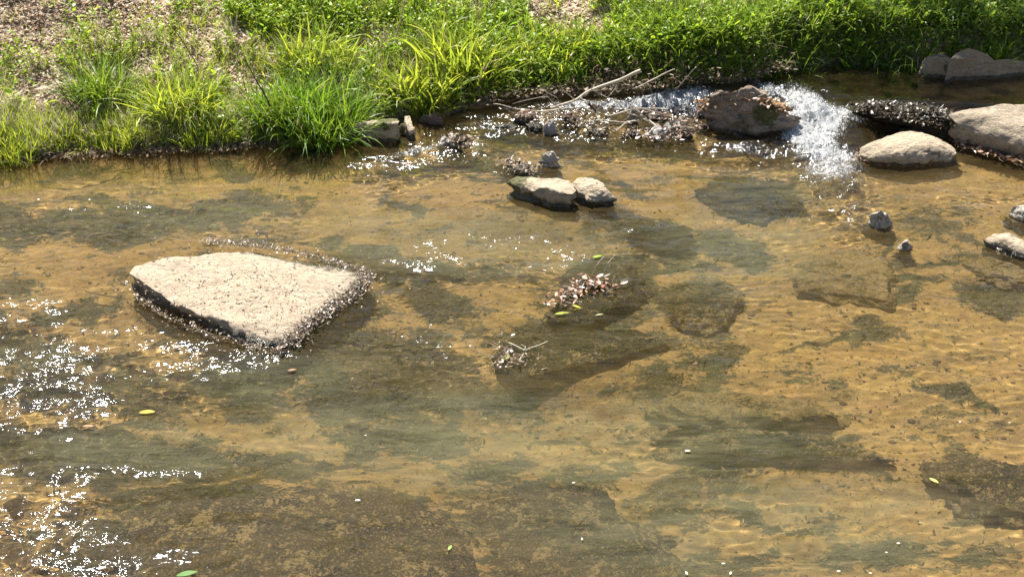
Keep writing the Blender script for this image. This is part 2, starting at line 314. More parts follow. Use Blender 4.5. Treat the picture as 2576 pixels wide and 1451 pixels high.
# ------------------------------------------------------------------ water surface
def specfield(n, L, lo, hi, aniso, seed, slope=1.0):
    """periodic random ripple field: wavelengths between lo and hi metres, aniso > 1 stretches crests along x"""
    rg = np.random.default_rng(seed)
    k = np.fft.fftfreq(n, L / n); KX, KY = np.meshgrid(k, k)
    kk = np.hypot(KX * aniso, KY) + 1e-9
    A = np.exp(-((np.log(kk) - math.log(math.sqrt(1 / lo / hi))) / (math.log(hi / lo) / 2)) ** 2) / kk ** slope
    f = np.real(np.fft.ifft2(np.fft.fft2(rg.normal(size=(n, n))) * A)); return f / f.std()
def samp(F, L, x, y):
    n = F.shape[0]; u = (x / L * n) % n; v = (y / L * n) % n
    i = np.floor(u).astype(int) % n; j = np.floor(v).astype(int) % n; a = u - np.floor(u); b = v - np.floor(v); i1 = (i + 1) % n; j1 = (j + 1) % n
    return (F[j, i] * (1 - a) + F[j, i1] * a) * (1 - b) + (F[j1, i] * (1 - a) + F[j1, i1] * a) * b
F1 = specfield(1024, 12, .05, .13, 1.5, 1); F2 = specfield(1024, 12, .15, .5, 2.2, 2); F3 = specfield(1024, 8, .03, .07, 1.0, 3)
# zones of the surface (photo survey): ripple strength
RIP = [(60, 980, 200, 120, 0, 1.0), (250, 860, 120, 50, -10, .65), (500, 925, 130, 30, -8, .95), (620, 900, 120, 34, -14, .75), (400, 860, 160, 30, 8, .6), (60, 790, 120, 50, 0, .7), (120, 1340, 190, 95, 20, 1.1), (60, 1190, 130, 30, 0, .8), (420, 1185, 90, 12, 0, 1.0), (230, 1185, 160, 14, 0, .9), (160, 1240, 90, 40, -20, .9), (20, 1050, 60, 20, -25, 1),
 (1040, 640, 110, 30, 8, 1.0), (1180, 660, 130, 14, 10, .9), (1250, 610, 200, 40, 0, .35), (1400, 650, 70, 30, 0, .9), (1640, 590, 90, 18, 6, .8), (350, 545, 120, 10, 0, .35), (380, 487, 60, 8, 0, .7), (250, 520, 260, 40, 0, .3), (1130, 880, 150, 60, 20, .25),
 (1100, 370, 190, 36, -14, 1.3), (1200, 320, 120, 30, 0, 1.2), (1240, 420, 140, 20, 10, .7), (1450, 290, 240, 40, -5, 1.2), (1650, 260, 180, 40, 0, 1.5), (1560, 340, 240, 22, 0, .9), (1900, 372, 150, 34, 0, 1.4), (2070, 400, 130, 70, 40, 1.4), (2120, 470, 90, 60, 60, 1.3), (2000, 270, 150, 50, 0, 1.4), (2250, 300, 170, 30, 0, .8), (2470, 470, 120, 12, 0, .6), (2560, 520, 60, 10, 0, .5), (100, 1430, 300, 60, 0, 1.2), (2520, 185, 40, 10, 0, .7)]
FOAM = [(1990, 240, 60, 14, 25, .7), (2040, 275, 70, 36, 38, 1.1), (1950, 228, 60, 12, 25, .8), (2110, 285, 40, 14, 10, .9), (2085, 310, 45, 40, 0, .95), (2030, 300, 42, 30, 0, .9), (2035, 345, 66, 36, 20, 1.1), (2080, 388, 75, 26, 8, 1.0), (2050, 370, 50, 34, 0, .8), (2085, 430, 65, 30, 0, .75), (1930, 225, 60, 7, 0, .5), (2130, 455, 60, 12, 0, .35), (2140, 300, 50, 8, 10, .6),
 (1680, 250, 110, 24, -8, 1.1), (1580, 266, 110, 15, -2, .95), (1780, 252, 60, 12, -20, .6), (1450, 270, 80, 10, 0, .8), (1390, 270, 70, 6, 5, .5), (1290, 277, 40, 6, 0, .5), (1740, 275, 60, 14, 10, .6), (1800, 305, 60, 10, 20, .5), (1700, 240, 30, 18, -50, .7), (1700, 330, 60, 7, 0, .35), (1880, 375, 70, 12, 10, .35), (1100, 365, 60, 9, -10, .4), (1040, 380, 60, 9, -10, .55), (1220, 320, 60, 12, 0, .35), (1180, 375, 45, 12, 0, .4), (1400, 330, 30, 8, 0, .4)]
CALM = [(2300, 220, 400, 40, 0, 1)]
X, Y = np.meshgrid(axis(-60, -5.0, 5.3, 60, .0125), axis(-20, 4.3, 13.3, 60, .0125))
LVw = level(X, Y); PX, PY = pix(X, np.maximum(Y, 3), LVw)
rip = field(RIP, PX, PY, .6, 5); foam = field(FOAM, PX, PY, .35, 6)
rip = rip * (.35 + .95 * sst(fbm(PX / 75, PY / 16, PX * 0, 55, 4), -.15, .45))
caus = (.45 + .9 * sst(fbm(X * 1.1, Y * 1.6, X * 0, 99, 3), -.4, .7)) * .62 + .45 * sst(PX, 1400, 2300) * sst(PY, 450, 800) + .4 * sst(PX, 900, 300)
core = (X > -5) & (X < 5.3) & (Y > 4.3) & (Y < 13.3)
Zw = LVw + core * (samp(F1, 12, X, Y) * (.00055 * caus + .0034 * rip) + samp(F2, 12, X, Y) * (.0013 + .006 * rip) + samp(F3, 8, X, Y) * .0012 * rip
    + np.clip(foam, 0, 1) * (.024 * fbm(X * 13, Y * 9, X * 0, 61, 4) + .036 * (1 - np.abs(fbm(X * 5, Y * 5, X * 0, 66, 3))) ** 2))
murk_sheen = .13 + .21 * field([(1150, 610, 420, 70, 4, 1), (1300, 1110, 700, 110, 0, 1.1), (1850, 620, 220, 110, 0, .9), (1900, 1330, 560, 130, 0, .9), (600, 540, 500, 70, 0, .45), (700, 960, 200, 60, 0, .8), (420, 1130, 330, 60, 0, .8), (950, 1130, 300, 60, 0, .7), (1950, 480, 200, 60, 0, .5)], PX, PY, .7, 8) - .085 * sst(X, .6, 1.4) * LVw / UP  # silt veil; the left patch also paints in a grey sky sheen
water = mesh('water', np.stack([X, Y, Zw], -1).reshape(-1, 3), gridfaces(*X.shape), M_water, attrs={'rip': rip, 'foam': foam, 'murk_sheen': murk_sheen})
tag(water, 'clear brownish stream water with ripples and white rapids', kind='structure'); water.cycles.is_caustics_caster = True
def wz(x, y): return level(np.asarray(x, float), np.asarray(y, float))
# ------------------------------------------------------------------ rocks
def rock(name, label, pts, zc, mat=None, flare=.05, depth=.35, seed=1, rough=.018, cat='rock', group=None, moss=None, edge=.5, power=2.2, ns=180, chip=.0, under=0.0, front=None):
    """pts: outline of the top as (photo x, photo y, height); zc: height of the middle; sides run down into the bed"""
    P = np.array([[*map(float, at(a, b, z)), z] for a, b, z in pts])
    Q = np.vstack([P, P[:1]]); seg = np.r_[0, np.cumsum(np.linalg.norm(np.diff(Q[:, :2], axis=0), axis=1))]
    t = np.linspace(0, seg[-1], ns, endpoint=False); B = np.stack([np.interp(t, seg, Q[:, i]) for i in range(3)], 1)
    k = max(1, int(ns * .012 * edge * 2)); ker = np.hanning(2 * k + 3)[1:-1]; ker /= ker.sum()
    for i in range(3): B[:, i] = np.convolve(np.r_[B[-k:, i], B[:, i], B[:k, i]], ker, 'valid')
    c = P[:, :2].mean(0); size = math.sqrt(np.prod(np.ptp(P[:, :2], axis=0))); lvl = float(wz(*c))
    rings = []
    T = np.r_[np.linspace(0.001, .9, 34), np.linspace(.915, 1, 8)]
    for tt in T:
        xy = c + (B[:, :2] - c) * tt; z = zc + (B[:, 2] - zc) * tt ** power
        z = z - .12 * size * edge * .25 * max(0, (tt - .85) / .15) ** 2
        rings.append(np.c_[xy, z])
    d = B[:, :2] - c; d /= np.linalg.norm(d, axis=1)[:, None] + 1e-9
    z0 = rings[-1][:, 2]; zb = min(z0.min(), 0 if zc > 0 else 9) + 0 - depth
    for q in np.linspace(.04, 1, 22):
        z = z0 + (zb - z0) * q; off = flare * q + under * np.sin(np.pi * min(1, q * 1.2)) * -1
        rings.append(np.c_[B[:, :2] + d * off, z])
    V = np.array(rings); nr = len(rings); shp = V.shape[:2]; V = V.reshape(-1, 3)
    side = np.repeat(np.r_[np.zeros(len(T)), np.ones(22)], ns)
    f = 2.2 / max(size, .12)
    sd = seed * 13.7
    n1 = fbm(V[:, 0] * f + sd, V[:, 1] * f, V[:, 2] * f * 2, seed, 5, .52); n2 = fbm(V[:, 0] * f * 1.7, V[:, 1] * f * 1.7 + sd, V[:, 2] * f * 4, seed + 20, 5, .6)
    dirs = np.tile(np.c_[d, np.zeros(ns)], (nr, 1))
    tw = np.repeat(np.r_[T, np.ones(22)], ns); am = rough * (.6 + side)
    V = V + dirs * (n2 * am * tw * (.7 + .9 * side))[:, None]
    V[:, 2] += n1 * rough * (1 - side) * 1.1
    if chip:
        n3 = np.floor(fbm(V[:, 0] * f * 1.2, V[:, 1] * f * 1.2, V[:, 2] * f * 5, seed + 50, 3) * 4) / 4
        V = V + dirs * (n3 * chip * side)[:, None]; V[:, 2] += n3 * chip * .35 * (1 - side) * sst(tw, .6, 1)
    F = gridfaces(nr, ns, True)
    at_ = {'wl': np.full(len(V), lvl)}
    ms = np.zeros(len(V))
    for (mx, my, mr, mz) in (moss or []):
        gx, gy = at(mx, my, mz); ms = np.maximum(ms, 1.15 - np.sqrt((V[:, 0] - gx) ** 2 + (V[:, 1] - gy) ** 2 + 1.5 * (V[:, 2] - mz) ** 2) / mr)
    at_['moss'] = ms
    if mat is None: mat = M_pale
    o = mesh(name, V, F[:, ::-1], mat, attrs=at_, loc=(c[0], c[1], zb)); tag(o, label, cat, group); receiver(o)
    return o
rock('flat_rock', 'large pale flat slab lying in the left part of the stream', [(322, 684, 0.111), (338, 664, 0.111), (420, 648, 0.096), (500, 641, 0.081), (545, 628, 0.067), (640, 624, 0.059), (760, 648, 0.041), (860, 672, 0.026), (915, 692, 0.015), (900, 722, 0.015), (820, 775, 0.022), (752, 822, 0.037), (722, 852, 0.030), (690, 848, 0.044), (600, 818, 0.081), (500, 782, 0.100), (430, 752, 0.104), (385, 728, 0.104), (345, 700, 0.111)], .088, M_slab, .02, .4, 3, .022, chip=.08, edge=.2, power=2.0, ns=320)
G_mid = 'pair of stones in the middle of the stream'
rock('mossy_rock', 'long pale rock with dark green moss on its near side', [(1283, 455, .10), (1300, 443, .12), (1380, 446, .14), (1430, 456, .14), (1450, 478, .12), (1440, 487, .12), (1380, 478, .13), (1330, 472, .10), (1290, 466, .09)], .13, M_pale, .0, .3, 5, .013, moss=[(1300, 462, .20, .07), (1350, 478, .15, .05), (1400, 490, .10, .05)], chip=.02, edge=.35)
rock('pale_cracked_rock', 'rounded pale stone with a crack beside the mossy rock', [(1437, 460, .10), (1450, 449, .12), (1490, 447, .12), (1515, 462, .11), (1543, 492, .06), (1532, 502, .05), (1490, 495, .07), (1455, 482, .09)], .13, M_pale, .04, .3, 8, .014, moss=[(1480, 487, .05, .06)], edge=.9)
rock('small_rock', 'small round tan rock alone above the mossy pair', [(1360, 397, .05), (1366, 386, .09), (1384, 381, .11), (1400, 391, .08), (1404, 403, .05), (1385, 406, .05), (1366, 404, .04)], .12, M_dryst, .03, .3, 9, .015, edge=1, ns=90)
rock('weedy_stone', 'low weed covered stone just left above the mossy rock', [(1268, 410, -.01), (1285, 400, .02), (1315, 410, .03), (1336, 425, .03), (1340, 436, .01), (1310, 440, .02), (1285, 432, .0)], .04, M_brown, .06, .3, 10, .02, moss=[(1310, 425, .15, .03)], edge=1, ns=90)
rock('brown_boulder', 'big rounded brown boulder beside the white cascade', [(1772, 262, .22), (1790, 240, .30), (1820, 226, .36), (1860, 226, .36), (1910, 242, .32), (1955, 262, .24), (1985, 285, .16), (1975, 300, .14), (1920, 296, .17), (1860, 300, .14), (1825, 312, .08), (1800, 300, .10), (1785, 280, .16)], .38, M_brown, -.12, .5, 11, .045, edge=.8, power=2.4, under=.04, moss=[(1930, 288, .2, .2)])
rock('low_clod', 'small dark weedy clod at the foot of the brown boulder', [(1872, 322, .02), (1885, 317, .05), (1910, 322, .04), (1918, 330, .02), (1895, 334, .02)], .05, M_brown, .02, .3, 12, .02, moss=[(1895, 325, .1, .04)], edge=1, ns=80)
rock('sunlit_rock', 'pale peaked rock below the dark wet ledge at right', [(2160, 378, .08), (2185, 358, .13), (2235, 336, .17), (2275, 326, .18), (2320, 330, .17), (2370, 346, .15), (2402, 368, .10), (2408, 385, .08), (2380, 392, .08), (2340, 390, .09), (2270, 397, .09), (2200, 396, .07), (2170, 390, .06)], .17, M_pale, .05, .35, 14, .017, edge=.6, power=2.8, moss=[(2340, 385, .05, .09)])
rock('slab_boulder', 'long pale slab boulder cut by the right edge', [(2385, 285, .26), (2440, 270, .30), (2520, 266, .32), (2600, 262, .33), (2760, 280, .32), (2800, 340, .22), (2680, 392, .12), (2576, 372, .14), (2500, 352, .15), (2440, 332, .16), (2405, 312, .20)], .29, M_grey, -.06, .5, 15, .022, edge=.35, power=3, ns=260, under=.05)
rock('wet_ledge', 'dark wet rock ledge with water sliding over it', [(2130, 278, .14), (2180, 262, .18), (2260, 258, .20), (2330, 264, .22), (2400, 284, .22), (2420, 310, .18), (2400, 330, .08), (2330, 320, .06), (2250, 305, .06), (2180, 300, .06), (2140, 292, .08)], .20, M_wet, .03, .5, 16, .05, chip=.03, edge=.9, power=2.2, ns=220)
G_ur = 'grey boulders at the far end of the pool'
rock('round_boulder', 'smaller grey boulder with a green mossy end by the far pool', [(2318, 155, .28), (2335, 138, .36), (2375, 133, .38), (2395, 150, .34), (2410, 172, .24), (2408, 180, .22), (2370, 178, .22), (2335, 172, .22)], .29, M_grey, .04, .5, 18, .008, edge=1.9, moss=[(2400, 172, .14, .26)], group=G_ur)
rock('peaked_boulder', 'tall smooth grey boulder with a ridge behind the far pool', [(2385, 150, .38), (2405, 128, .42), (2432, 113, .47), (2462, 121, .44), (2490, 141, .36), (2518, 170, .26), (2530, 184, .18), (2495, 186, .18), (2440, 180, .22), (2405, 172, .26)], .36, M_grey, .04, .6, 19, .008, edge=1.9, power=2, group=G_ur)
rock('low_boulder', 'low grey boulder by the right edge behind the peaked one', [(2480, 158, .30), (2510, 146, .34), (2560, 152, .30), (2640, 160, .26), (2650, 178, .2), (2576, 178, .18), (2520, 174, .22)], .26, M_grey, .04, .5, 20, .008, edge=1.9, group=G_ur)
rock('bank_slab', 'long tan slab against the bank shaded on its near side', [(866, 336, .06), (885, 316, .12), (920, 303, .16), (960, 298, .17), (1000, 299, .17), (1006, 308, .16), (1000, 312, .16), (950, 314, .16), (910, 322, .12), (880, 340, .06)], .17, M_pale, -.03, .3, 22, .014, edge=.25, power=3, moss=[(970, 312, .12, .14), (1000, 306, .08, .15)], chip=.01)
G_bk = 'small stones beside the bank slab'
rock('pointed_stone', 'pale triangular stone in front of the bank slab', [(941, 342, .02), (952, 325, .09), (964, 322, .11), (978, 332, .06), (986, 343, .02), (962, 346, .02)], .09, M_pale, .02, .25, 23, .012, edge=.6, ns=90, group=G_bk)
rock('upright_stone', 'narrow pale oblong stone pointing out from the bank', [(1017, 295, .12), (1030, 291, .12), (1037, 310, .11), (1044, 330, .07), (1030, 337, .05), (1023, 318, .10)], .11, M_pale, .0, .25, 24, .008, edge=.2, ns=90, group=G_bk)
rock('mossy_stone', 'small dark mossy stone wedged by the upright stone', [(1000, 318, .06), (1012, 312, .08), (1022, 318, .07), (1024, 334, .03), (1006, 334, .02)], .08, M_grey, .01, .25, 25, .012, edge=.8, moss=[(1012, 324, .12, .06)], ns=80, group=G_bk)
rock('dark_stone', 'blackish stone at the bank behind the upright stone', [(985, 300, .05), (998, 290, .10), (1012, 291, .10), (1016, 302, .06), (1000, 306, .05)], .09, M_wet, .02, .25, 26, .012, edge=.8, ns=80, group=G_bk)
rock('reddish_rock', 'reddish brown wedge shaped rock at the bank edge', [(1053, 300, .03), (1070, 289, .08), (1095, 283, .11), (1110, 287, .10), (1110, 300, .06), (1085, 306, .04), (1060, 306, .02)], .09, M_red, .02, .25, 27, .012, edge=.5, ns=100, group=G_bk)
G_rf = 'stones breaking the riffle'
RS = [('smooth grey stone with twigs caught on it in the left riffle', 1133, 352, 26, 15, .07, M_shoal), ('brown angular stone under the stick pile upstream', 1322, 290, 28, 13, .08, M_red), ('pale upright stone in the middle of the riffle', 1382, 320, 15, 15, .12, M_shoal), ('dark stone left of the pale upright stone', 1345, 318, 22, 9, .05, M_wet), ('rosy stone beneath the crossing sticks', 1436, 297, 18, 10, .08, M_red),
 ('stone with a yellow green mossy cap near the riffle foot', 1650, 332, 22, 13, .09, M_shoal), ('rounded grey stone right of the mossy cap stone', 1684, 322, 17, 10, .08, M_shoal), ('grey stone above the leafy foot of the riffle', 1706, 314, 18, 10, .09, M_shoal), ('brown leaf covered stone near the boulder foot', 1722, 330, 20, 11, .07, M_red), ('small pale stone standing among dark leaves upstream', 1590, 292, 9, 9, .12, M_shoal),
 ('low black stone at the riffle tail by floating leaves', 1590, 335, 24, 8, .03, M_wet), ('dark reddish stone left of the brown boulder', 1765, 285, 18, 10, .06, M_red), ('flat dark stone at the left tip of the riffle', 1275, 318, 26, 7, .03, M_wet), ('black leaf covered stone at the right of the riffle', 1655, 292, 34, 9, .06, M_wet), ('brown clump stone in the riffle centre', 1500, 330, 22, 10, .05, M_brown)]
for i, (lb, cx, cy, rx, ry, h, m) in enumerate(RS):
    rg = np.random.default_rng(i + 50); pts = []
    for a in np.linspace(0, 2 * math.pi, 9, endpoint=False):
        r = rg.uniform(.8, 1.15); pts.append((cx + rx * r * math.cos(a), cy - ry * r * .7 * math.sin(a), h * rg.uniform(.3, .6)))
    lv = float(wz(*at(cx, cy, .05))); pts = [(a, b - lv * 250, z + lv) for a, b, z in pts]
    rock('riffle_stone', lb, pts, h + lv, m, .02, .3, 60 + i, .014, edge=.8, ns=90, moss=[(cx, cy - 4 - lv * 250, .07, h + lv)] if 'mossy cap near' in lb else None, group=G_rf)
G_rt = 'stones showing at the right side'
rock('pointed_rock', 'small craggy grey stone standing in shallow water at right', [(2185, 552, .03), (2198, 534, .10), (2215, 527, .14), (2232, 540, .09), (2242, 556, .02), (2215, 560, .03)], .11, M_dryst, .06, .3, 30, .010, edge=.8, power=1.7, ns=100, group=G_rt)
rock('tiny_rock', 'tiny grey stone tip above shallow water', [(2264, 618, .01), (2270, 609, .05), (2280, 607, .06), (2288, 614, .04), (2290, 622, .0), (2274, 624, .0)], .07, M_dryst, .03, .25, 31, .01, edge=.6, power=1.4, ns=70, group=G_rt)
rock('oval_rock', 'oval pale rock at the right edge', [(2484, 600, .05), (2500, 587, .08), (2535, 586, .09), (2576, 602, .09), (2610, 625, .07), (2600, 645, .04), (2560, 635, .04), (2515, 618, .04), (2490, 610, .04)], .09, M_pale, .03, .3, 32, .014, edge=.7, ns=130, group=G_rt)
rock('edge_rock', 'grey white rock with a dark left end at the right edge', [(2537, 535, .02), (2550, 522, .07), (2580, 517, .09), (2620, 525, .08), (2620, 548, .03), (2576, 550, .03), (2550, 544, .02)], .09, M_dryst, .03, .3, 33, .014, edge=.7, ns=100, group=G_rt)
G_sb = 'rocks lying under the water'
rock('submerged_slab', 'long pointed dark green slab just under the water in the centre', [(1255, 880, -.03), (1275, 850, -.035), (1340, 838, -.04), (1450, 835, -.05), (1540, 828, -.06), (1600, 828, -.06), (1650, 845, -.07), (1678, 862, -.08), (1640, 872, -.07), (1580, 890, -.06), (1560, 902, -.06), (1460, 918, -.05), (1380, 935, -.045), (1310, 950, -.04), (1275, 935, -.03), (1258, 908, -.025)], -.02, M_sub, .03, .4, 40, .016, edge=.35, ns=220, group=G_sb)
rock('submerged_mound', 'dark algae mound under the leaf cluster at centre', [(1420, 740, -.04), (1470, 660, -.06), (1520, 642, -.07), (1570, 660, -.09), (1590, 710, -.10), (1580, 760, -.10), (1500, 790, -.08), (1440, 790, -.05), (1400, 770, -.04)], -.01, M_sub, 0.16, .3, 41, 0.044, edge=1.0, ns=160, group=G_sb)
rock('submerged_board_stone', 'dark oblong slab under water near the bank grass', [(722, 399, -.05), (745, 388, -.05), (800, 374, -.05), (828, 378, -.05), (832, 385, -.05), (800, 397, -.05), (760, 408, -.05)], -.045, M_sub, 0.16, .2, 42, 0.018, edge=0.7, ns=120, group=G_sb)
rock('bottom_rock', 'huge mottled algae covered rock under water at the bottom edge', [(300, 1330, -.12), (420, 1262, -.10), (560, 1240, -.09), (700, 1245, -.07), (850, 1232, -.07), (960, 1240, -.08), (1060, 1258, -.09), (1150, 1310, -.12), (1200, 1390, -.13), (1220, 1520, -.14), (1000, 1600, -.12), (600, 1620, -.12), (350, 1520, -.14)], -.05, M_sub3, 0.16, .35, 43, 0.044, edge=0.7, ns=300, group=G_sb)
rock('long_sunken_rock', 'long low brown rock under water right of centre', [(1670, 1010, -.14), (1720, 985, -.12), (1850, 985, -.12), (1990, 1005, -.13), (2080, 1020, -.13), (2090, 1040, -.13), (1980, 1052, -.12), (1850, 1048, -.12), (1740, 1042, -.12)], -.11, M_sub2, 0.16, .25, 44, 0.026, edge=0.7, ns=200, group=G_sb)
rock('sunken_rock_shelf', 'mottled brown rock shelf under water with a dark near edge', [(1740, 1098, -.18), (1800, 1082, -.17), (1950, 1084, -.16), (2080, 1092, -.16), (2170, 1120, -.17), (2220, 1150, -.18), (2150, 1160, -.18), (2000, 1146, -.17), (1850, 1132, -.17), (1760, 1120, -.18)], -.15, M_sub4, 0.16, .25, 45, 0.031, edge=0.7, ns=200, group=G_sb)
rock('cracked_sunken_slab', 'golden triangular slab under shallow water with dark cracked edges', [(2030, 720, -.10), (2020, 690, -.10), (2060, 645, -.09), (2150, 635, -.08), (2235, 650, -.08), (2238, 700, -.07), (2232, 755, -.07), (2180, 745, -.08), (2100, 730, -.09)], -.075, M_sub2, 0.16, .25, 46, 0.022, edge=0.7, ns=180, group=G_sb)
rock('dark_sunken_rock', 'dark rounded rock under water below the cascade', [(1790, 470, -.12), (1830, 448, -.10), (1920, 460, -.10), (1990, 490, -.12), (2020, 512, -.14), (1960, 520, -.14), (1870, 510, -.13), (1810, 492, -.12)], -.08, M_sub, 0.16, .25, 47, 0.031, edge=0.8, ns=140, group=G_sb)
rock('weed_topped_rock', 'low brown weedy rock awash right below the mossy pair', [(1590, 575, -.04), (1620, 560, -.03), (1680, 558, -.03), (1730, 572, -.05), (1725, 586, -.06), (1650, 590, -.05)], -.005, M_brown, .06, .25, 48, .014, edge=.9, ns=120, group=G_sb, moss=[(1660, 572, .3, 0)])
rock('mottled_sunken_mound', 'mottled gold and dark mound under water right of the leaf cluster', [(1690, 760, -.14), (1700, 715, -.12), (1770, 700, -.11), (1840, 712, -.12), (1870, 750, -.14), (1840, 800, -.15), (1760, 825, -.16), (1700, 810, -.15)], -.13, M_sub4, 0.16, .25, 49, 0.031, edge=1.0, ns=150, group=G_sb)
rock('corner_sunken_rock', 'mottled rock under water near the lower right edge', [(2350, 1165, -.15), (2420, 1150, -.12), (2520, 1160, -.11), (2660, 1180, -.11), (2700, 1260, -.12), (2576, 1278, -.12), (2500, 1268, -.12), (2420, 1220, -.13)], -.10, M_sub3, 0.16, .3, 50, 0.031, edge=0.7, ns=180, group=G_sb)
rock('golden_sunken_rock', 'olive gold weedy rock under water by the oval rock', [(2440, 665, -.10), (2480, 645, -.08), (2560, 650, -.07), (2640, 670, -.07), (2640, 700, -.08), (2560, 698, -.08), (2490, 685, -.08)], -.07, M_sub2, 0.16, .25, 51, 0.026, edge=0.7, ns=140, group=G_sb)
rock('bottom_centre_mound', 'broad dim algae mound under water at bottom centre', [(1160, 1290, -.2), (1230, 1240, -.18), (1350, 1225, -.16), (1480, 1260, -.17), (1620, 1330, -.2), (1720, 1430, -.24), (1600, 1560, -.25), (1300, 1540, -.2), (1180, 1420, -.18)], -.13, M_sub3, 0.20, .3, 52, 0.044, edge=1.0, ns=220, group=G_sb)
# ------------------------------------------------------------------ ribbons: blades, leaves, twigs
def ribbons(base, az, lean, L, wd, droop, col, seg=5, prof='blade', tipcol=None, roll=None, lowdark=None):
    """curved strips. base (n,3); az heading; lean from vertical at the base; droop added along the length"""
    n = len(base); t = np.linspace(0, 1, seg + 1)
    ang = lean[:, None] + droop[:, None] * t[None] ** 1.3
    ds = L[:, None] / seg
    dh = np.sin(ang); dv = np.cos(ang)
    H = np.concatenate([np.zeros((n, 1)), np.cumsum((dh[:, 1:] + dh[:, :-1]) / 2 * ds, 1)], 1); Vv = np.concatenate([np.zeros((n, 1)), np.cumsum((dv[:, 1:] + dv[:, :-1]) / 2 * ds, 1)], 1)
    ca, sa = np.cos(az)[:, None], np.sin(az)[:, None]
    P = np.stack([base[:, 0:1] + H * ca, base[:, 1:2] + H * sa, base[:, 2:3] + Vv], -1)
    pr = {'blade': (1 - t ** 2.2) * (.55 + .45 * np.minimum(1, t * 4)), 'lance': np.sin(np.pi * np.clip(t * .93 + .05, 0, 1)) ** .8, 'twig': 1 - .6 * t, 'oak': np.array([.15, 1, .55, 1.1, .5, .9, .1])[:seg + 1] if seg == 6 else np.sin(np.pi * t)}[prof]
    r = np.zeros(n) if roll is None else roll
    # side vector, rolled about the blade axis
    sx = np.stack([-sa * np.ones_like(ang), ca * np.ones_like(ang), 0 * ang], -1)
    nx = np.stack([-ca * dv, -sa * dv, dh], -1)
    side = sx * np.cos(r)[:, None, None] + nx * np.sin(r)[:, None, None]
    wv = (wd[:, None] * pr[None] * .5)[..., None] * side
    V = np.stack([P - wv, P + wv], 2)                     # n, seg+1, 2, 3
    idx = np.arange(n * (seg + 1) * 2).reshape(n, seg + 1, 2)
    F = np.stack([idx[:, :-1, 0], idx[:, :-1, 1], idx[:, 1:, 1], idx[:, 1:, 0]], -1).reshape(-1, 4)
    cc = np.repeat(col[:, None], (seg + 1) * 2, 1).reshape(n, seg + 1, 2, 3).copy()
    if tipcol is not None: cc = cc * (1 - (t ** 2)[None, :, None, None]) + tipcol[:, None, None] * (t ** 2)[None, :, None, None]
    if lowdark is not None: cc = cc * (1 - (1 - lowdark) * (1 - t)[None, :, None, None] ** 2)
    return V.reshape(-1, 3), F, cc.reshape(-1, 3)
class Bag:
    def __init__(s): s.V, s.F, s.c, s.k = [], [], [], 0
    def add(s, r): s.V.append(r[0]); s.F.append(r[1] + s.k); s.c.append(r[2]); s.k += len(r[0]); return s
    def build(s, name, mat, parent=None, loc=None, smooth=True): return mesh(name, np.concatenate(s.V), np.concatenate(s.F), mat, parent, smooth, col=np.concatenate(s.c), loc=loc)
def lerpc(a, b, t): return np.array(a)[None] * (1 - t[:, None]) + np.array(b)[None] * t[:, None]
GR1, GR2, GR3 = (.28, .40, .05), (.56, .62, .09), (.15, .25, .035)      # fresh, lime, deep
DRY1, DRY2, DRY3 = (.74, .60, .45), (.46, .31, .20), (.84, .75, .62)
def on_ground(px, py, guess=.25):
    """ground point seen at a photo spot: march the height field along the view"""
    px = np.asarray(px, float); py = np.asarray(py, float); z = np.full(px.shape, guess)
    for _ in range(7):
        x, y = at(px, py, z); z = z * .4 + .6 * np.maximum(ground_z(x, y), -.02)
    x, y = at(px, py, z); return np.stack([x, y, ground_z(x, y)], -1)
TAU = 2 * math.pi
def tall_clump(name, label, px, py, spread, n, L, seed, c=(GR1, GR2), wd=.011, drp=1.3, dead=.12, group='tall grass clumps on the bank', heading=None):
    rg = np.random.default_rng(seed); b = on_ground(np.array([px]), np.array([py]))[0]; L = L * .84
    e = bpy.data.objects.new(name, None); sc.collection.objects.link(e); e.location = b; tag(e, label, 'grass', group)
    def mk(n_, cA, cB, Lm, ld):
        r = spread * np.sqrt(rg.random(n_)); th = rg.uniform(0, TAU, n_)
        bx = b[0] + r * np.cos(th); by = b[1] + r * .7 * np.sin(th); bz = ground_z(bx, by) - .01
        az = np.where(rg.random(n_) < .4, th, rg.uniform(0, TAU, n_)) + rg.normal(0, .6, n_)
        if heading is not None: az = heading + rg.normal(0, .9, n_)
        t = rg.random(n_)
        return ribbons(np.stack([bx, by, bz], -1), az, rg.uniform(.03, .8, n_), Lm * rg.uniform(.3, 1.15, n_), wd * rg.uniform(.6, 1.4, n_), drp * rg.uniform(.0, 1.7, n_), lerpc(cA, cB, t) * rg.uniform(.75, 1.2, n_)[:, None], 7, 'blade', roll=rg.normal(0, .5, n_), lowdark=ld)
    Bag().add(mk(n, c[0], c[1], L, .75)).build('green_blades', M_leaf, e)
    if dead: Bag().add(mk(int(n * dead), DRY1, DRY2, L * .7, .8)).build('dead_blades', M_dry, e)
    return e
tall_clump('grass_clump', 'dark leaning grass clump above a shaded hollow at left', 262, 262, .20, 520, .62, 1, c=(GR3, GR1))
tall_clump('grass_clump', 'bright yellow green grass clump left of the bare dark stem', 455, 300, .22, 430, .62, 2, c=(GR1, GR2), wd=.014)
tall_clump('grass_clump', 'biggest lush grass clump arching over the water', 800, 325, .36, 1300, .62, 3, c=(GR1, (.16, .34, .03)), wd=.012)
tall_clump('grass_clump', 'narrow grass clump at the left flank of the biggest clump', 690, 320, .16, 380, .60, 4, c=(GR3, GR1))
tall_clump('grass_clump', 'broad bladed grass clump sprawling above the reddish rock', 1065, 255, .24, 330, .50, 5, c=(GR1, GR2), wd=.022, drp=1.0)
tall_clump('grass_clump', 'broad bladed bright clump higher on the middle bank', 1165, 190, .30, 420, .62, 6, c=(GR1, GR2), wd=.024, drp=1.0)
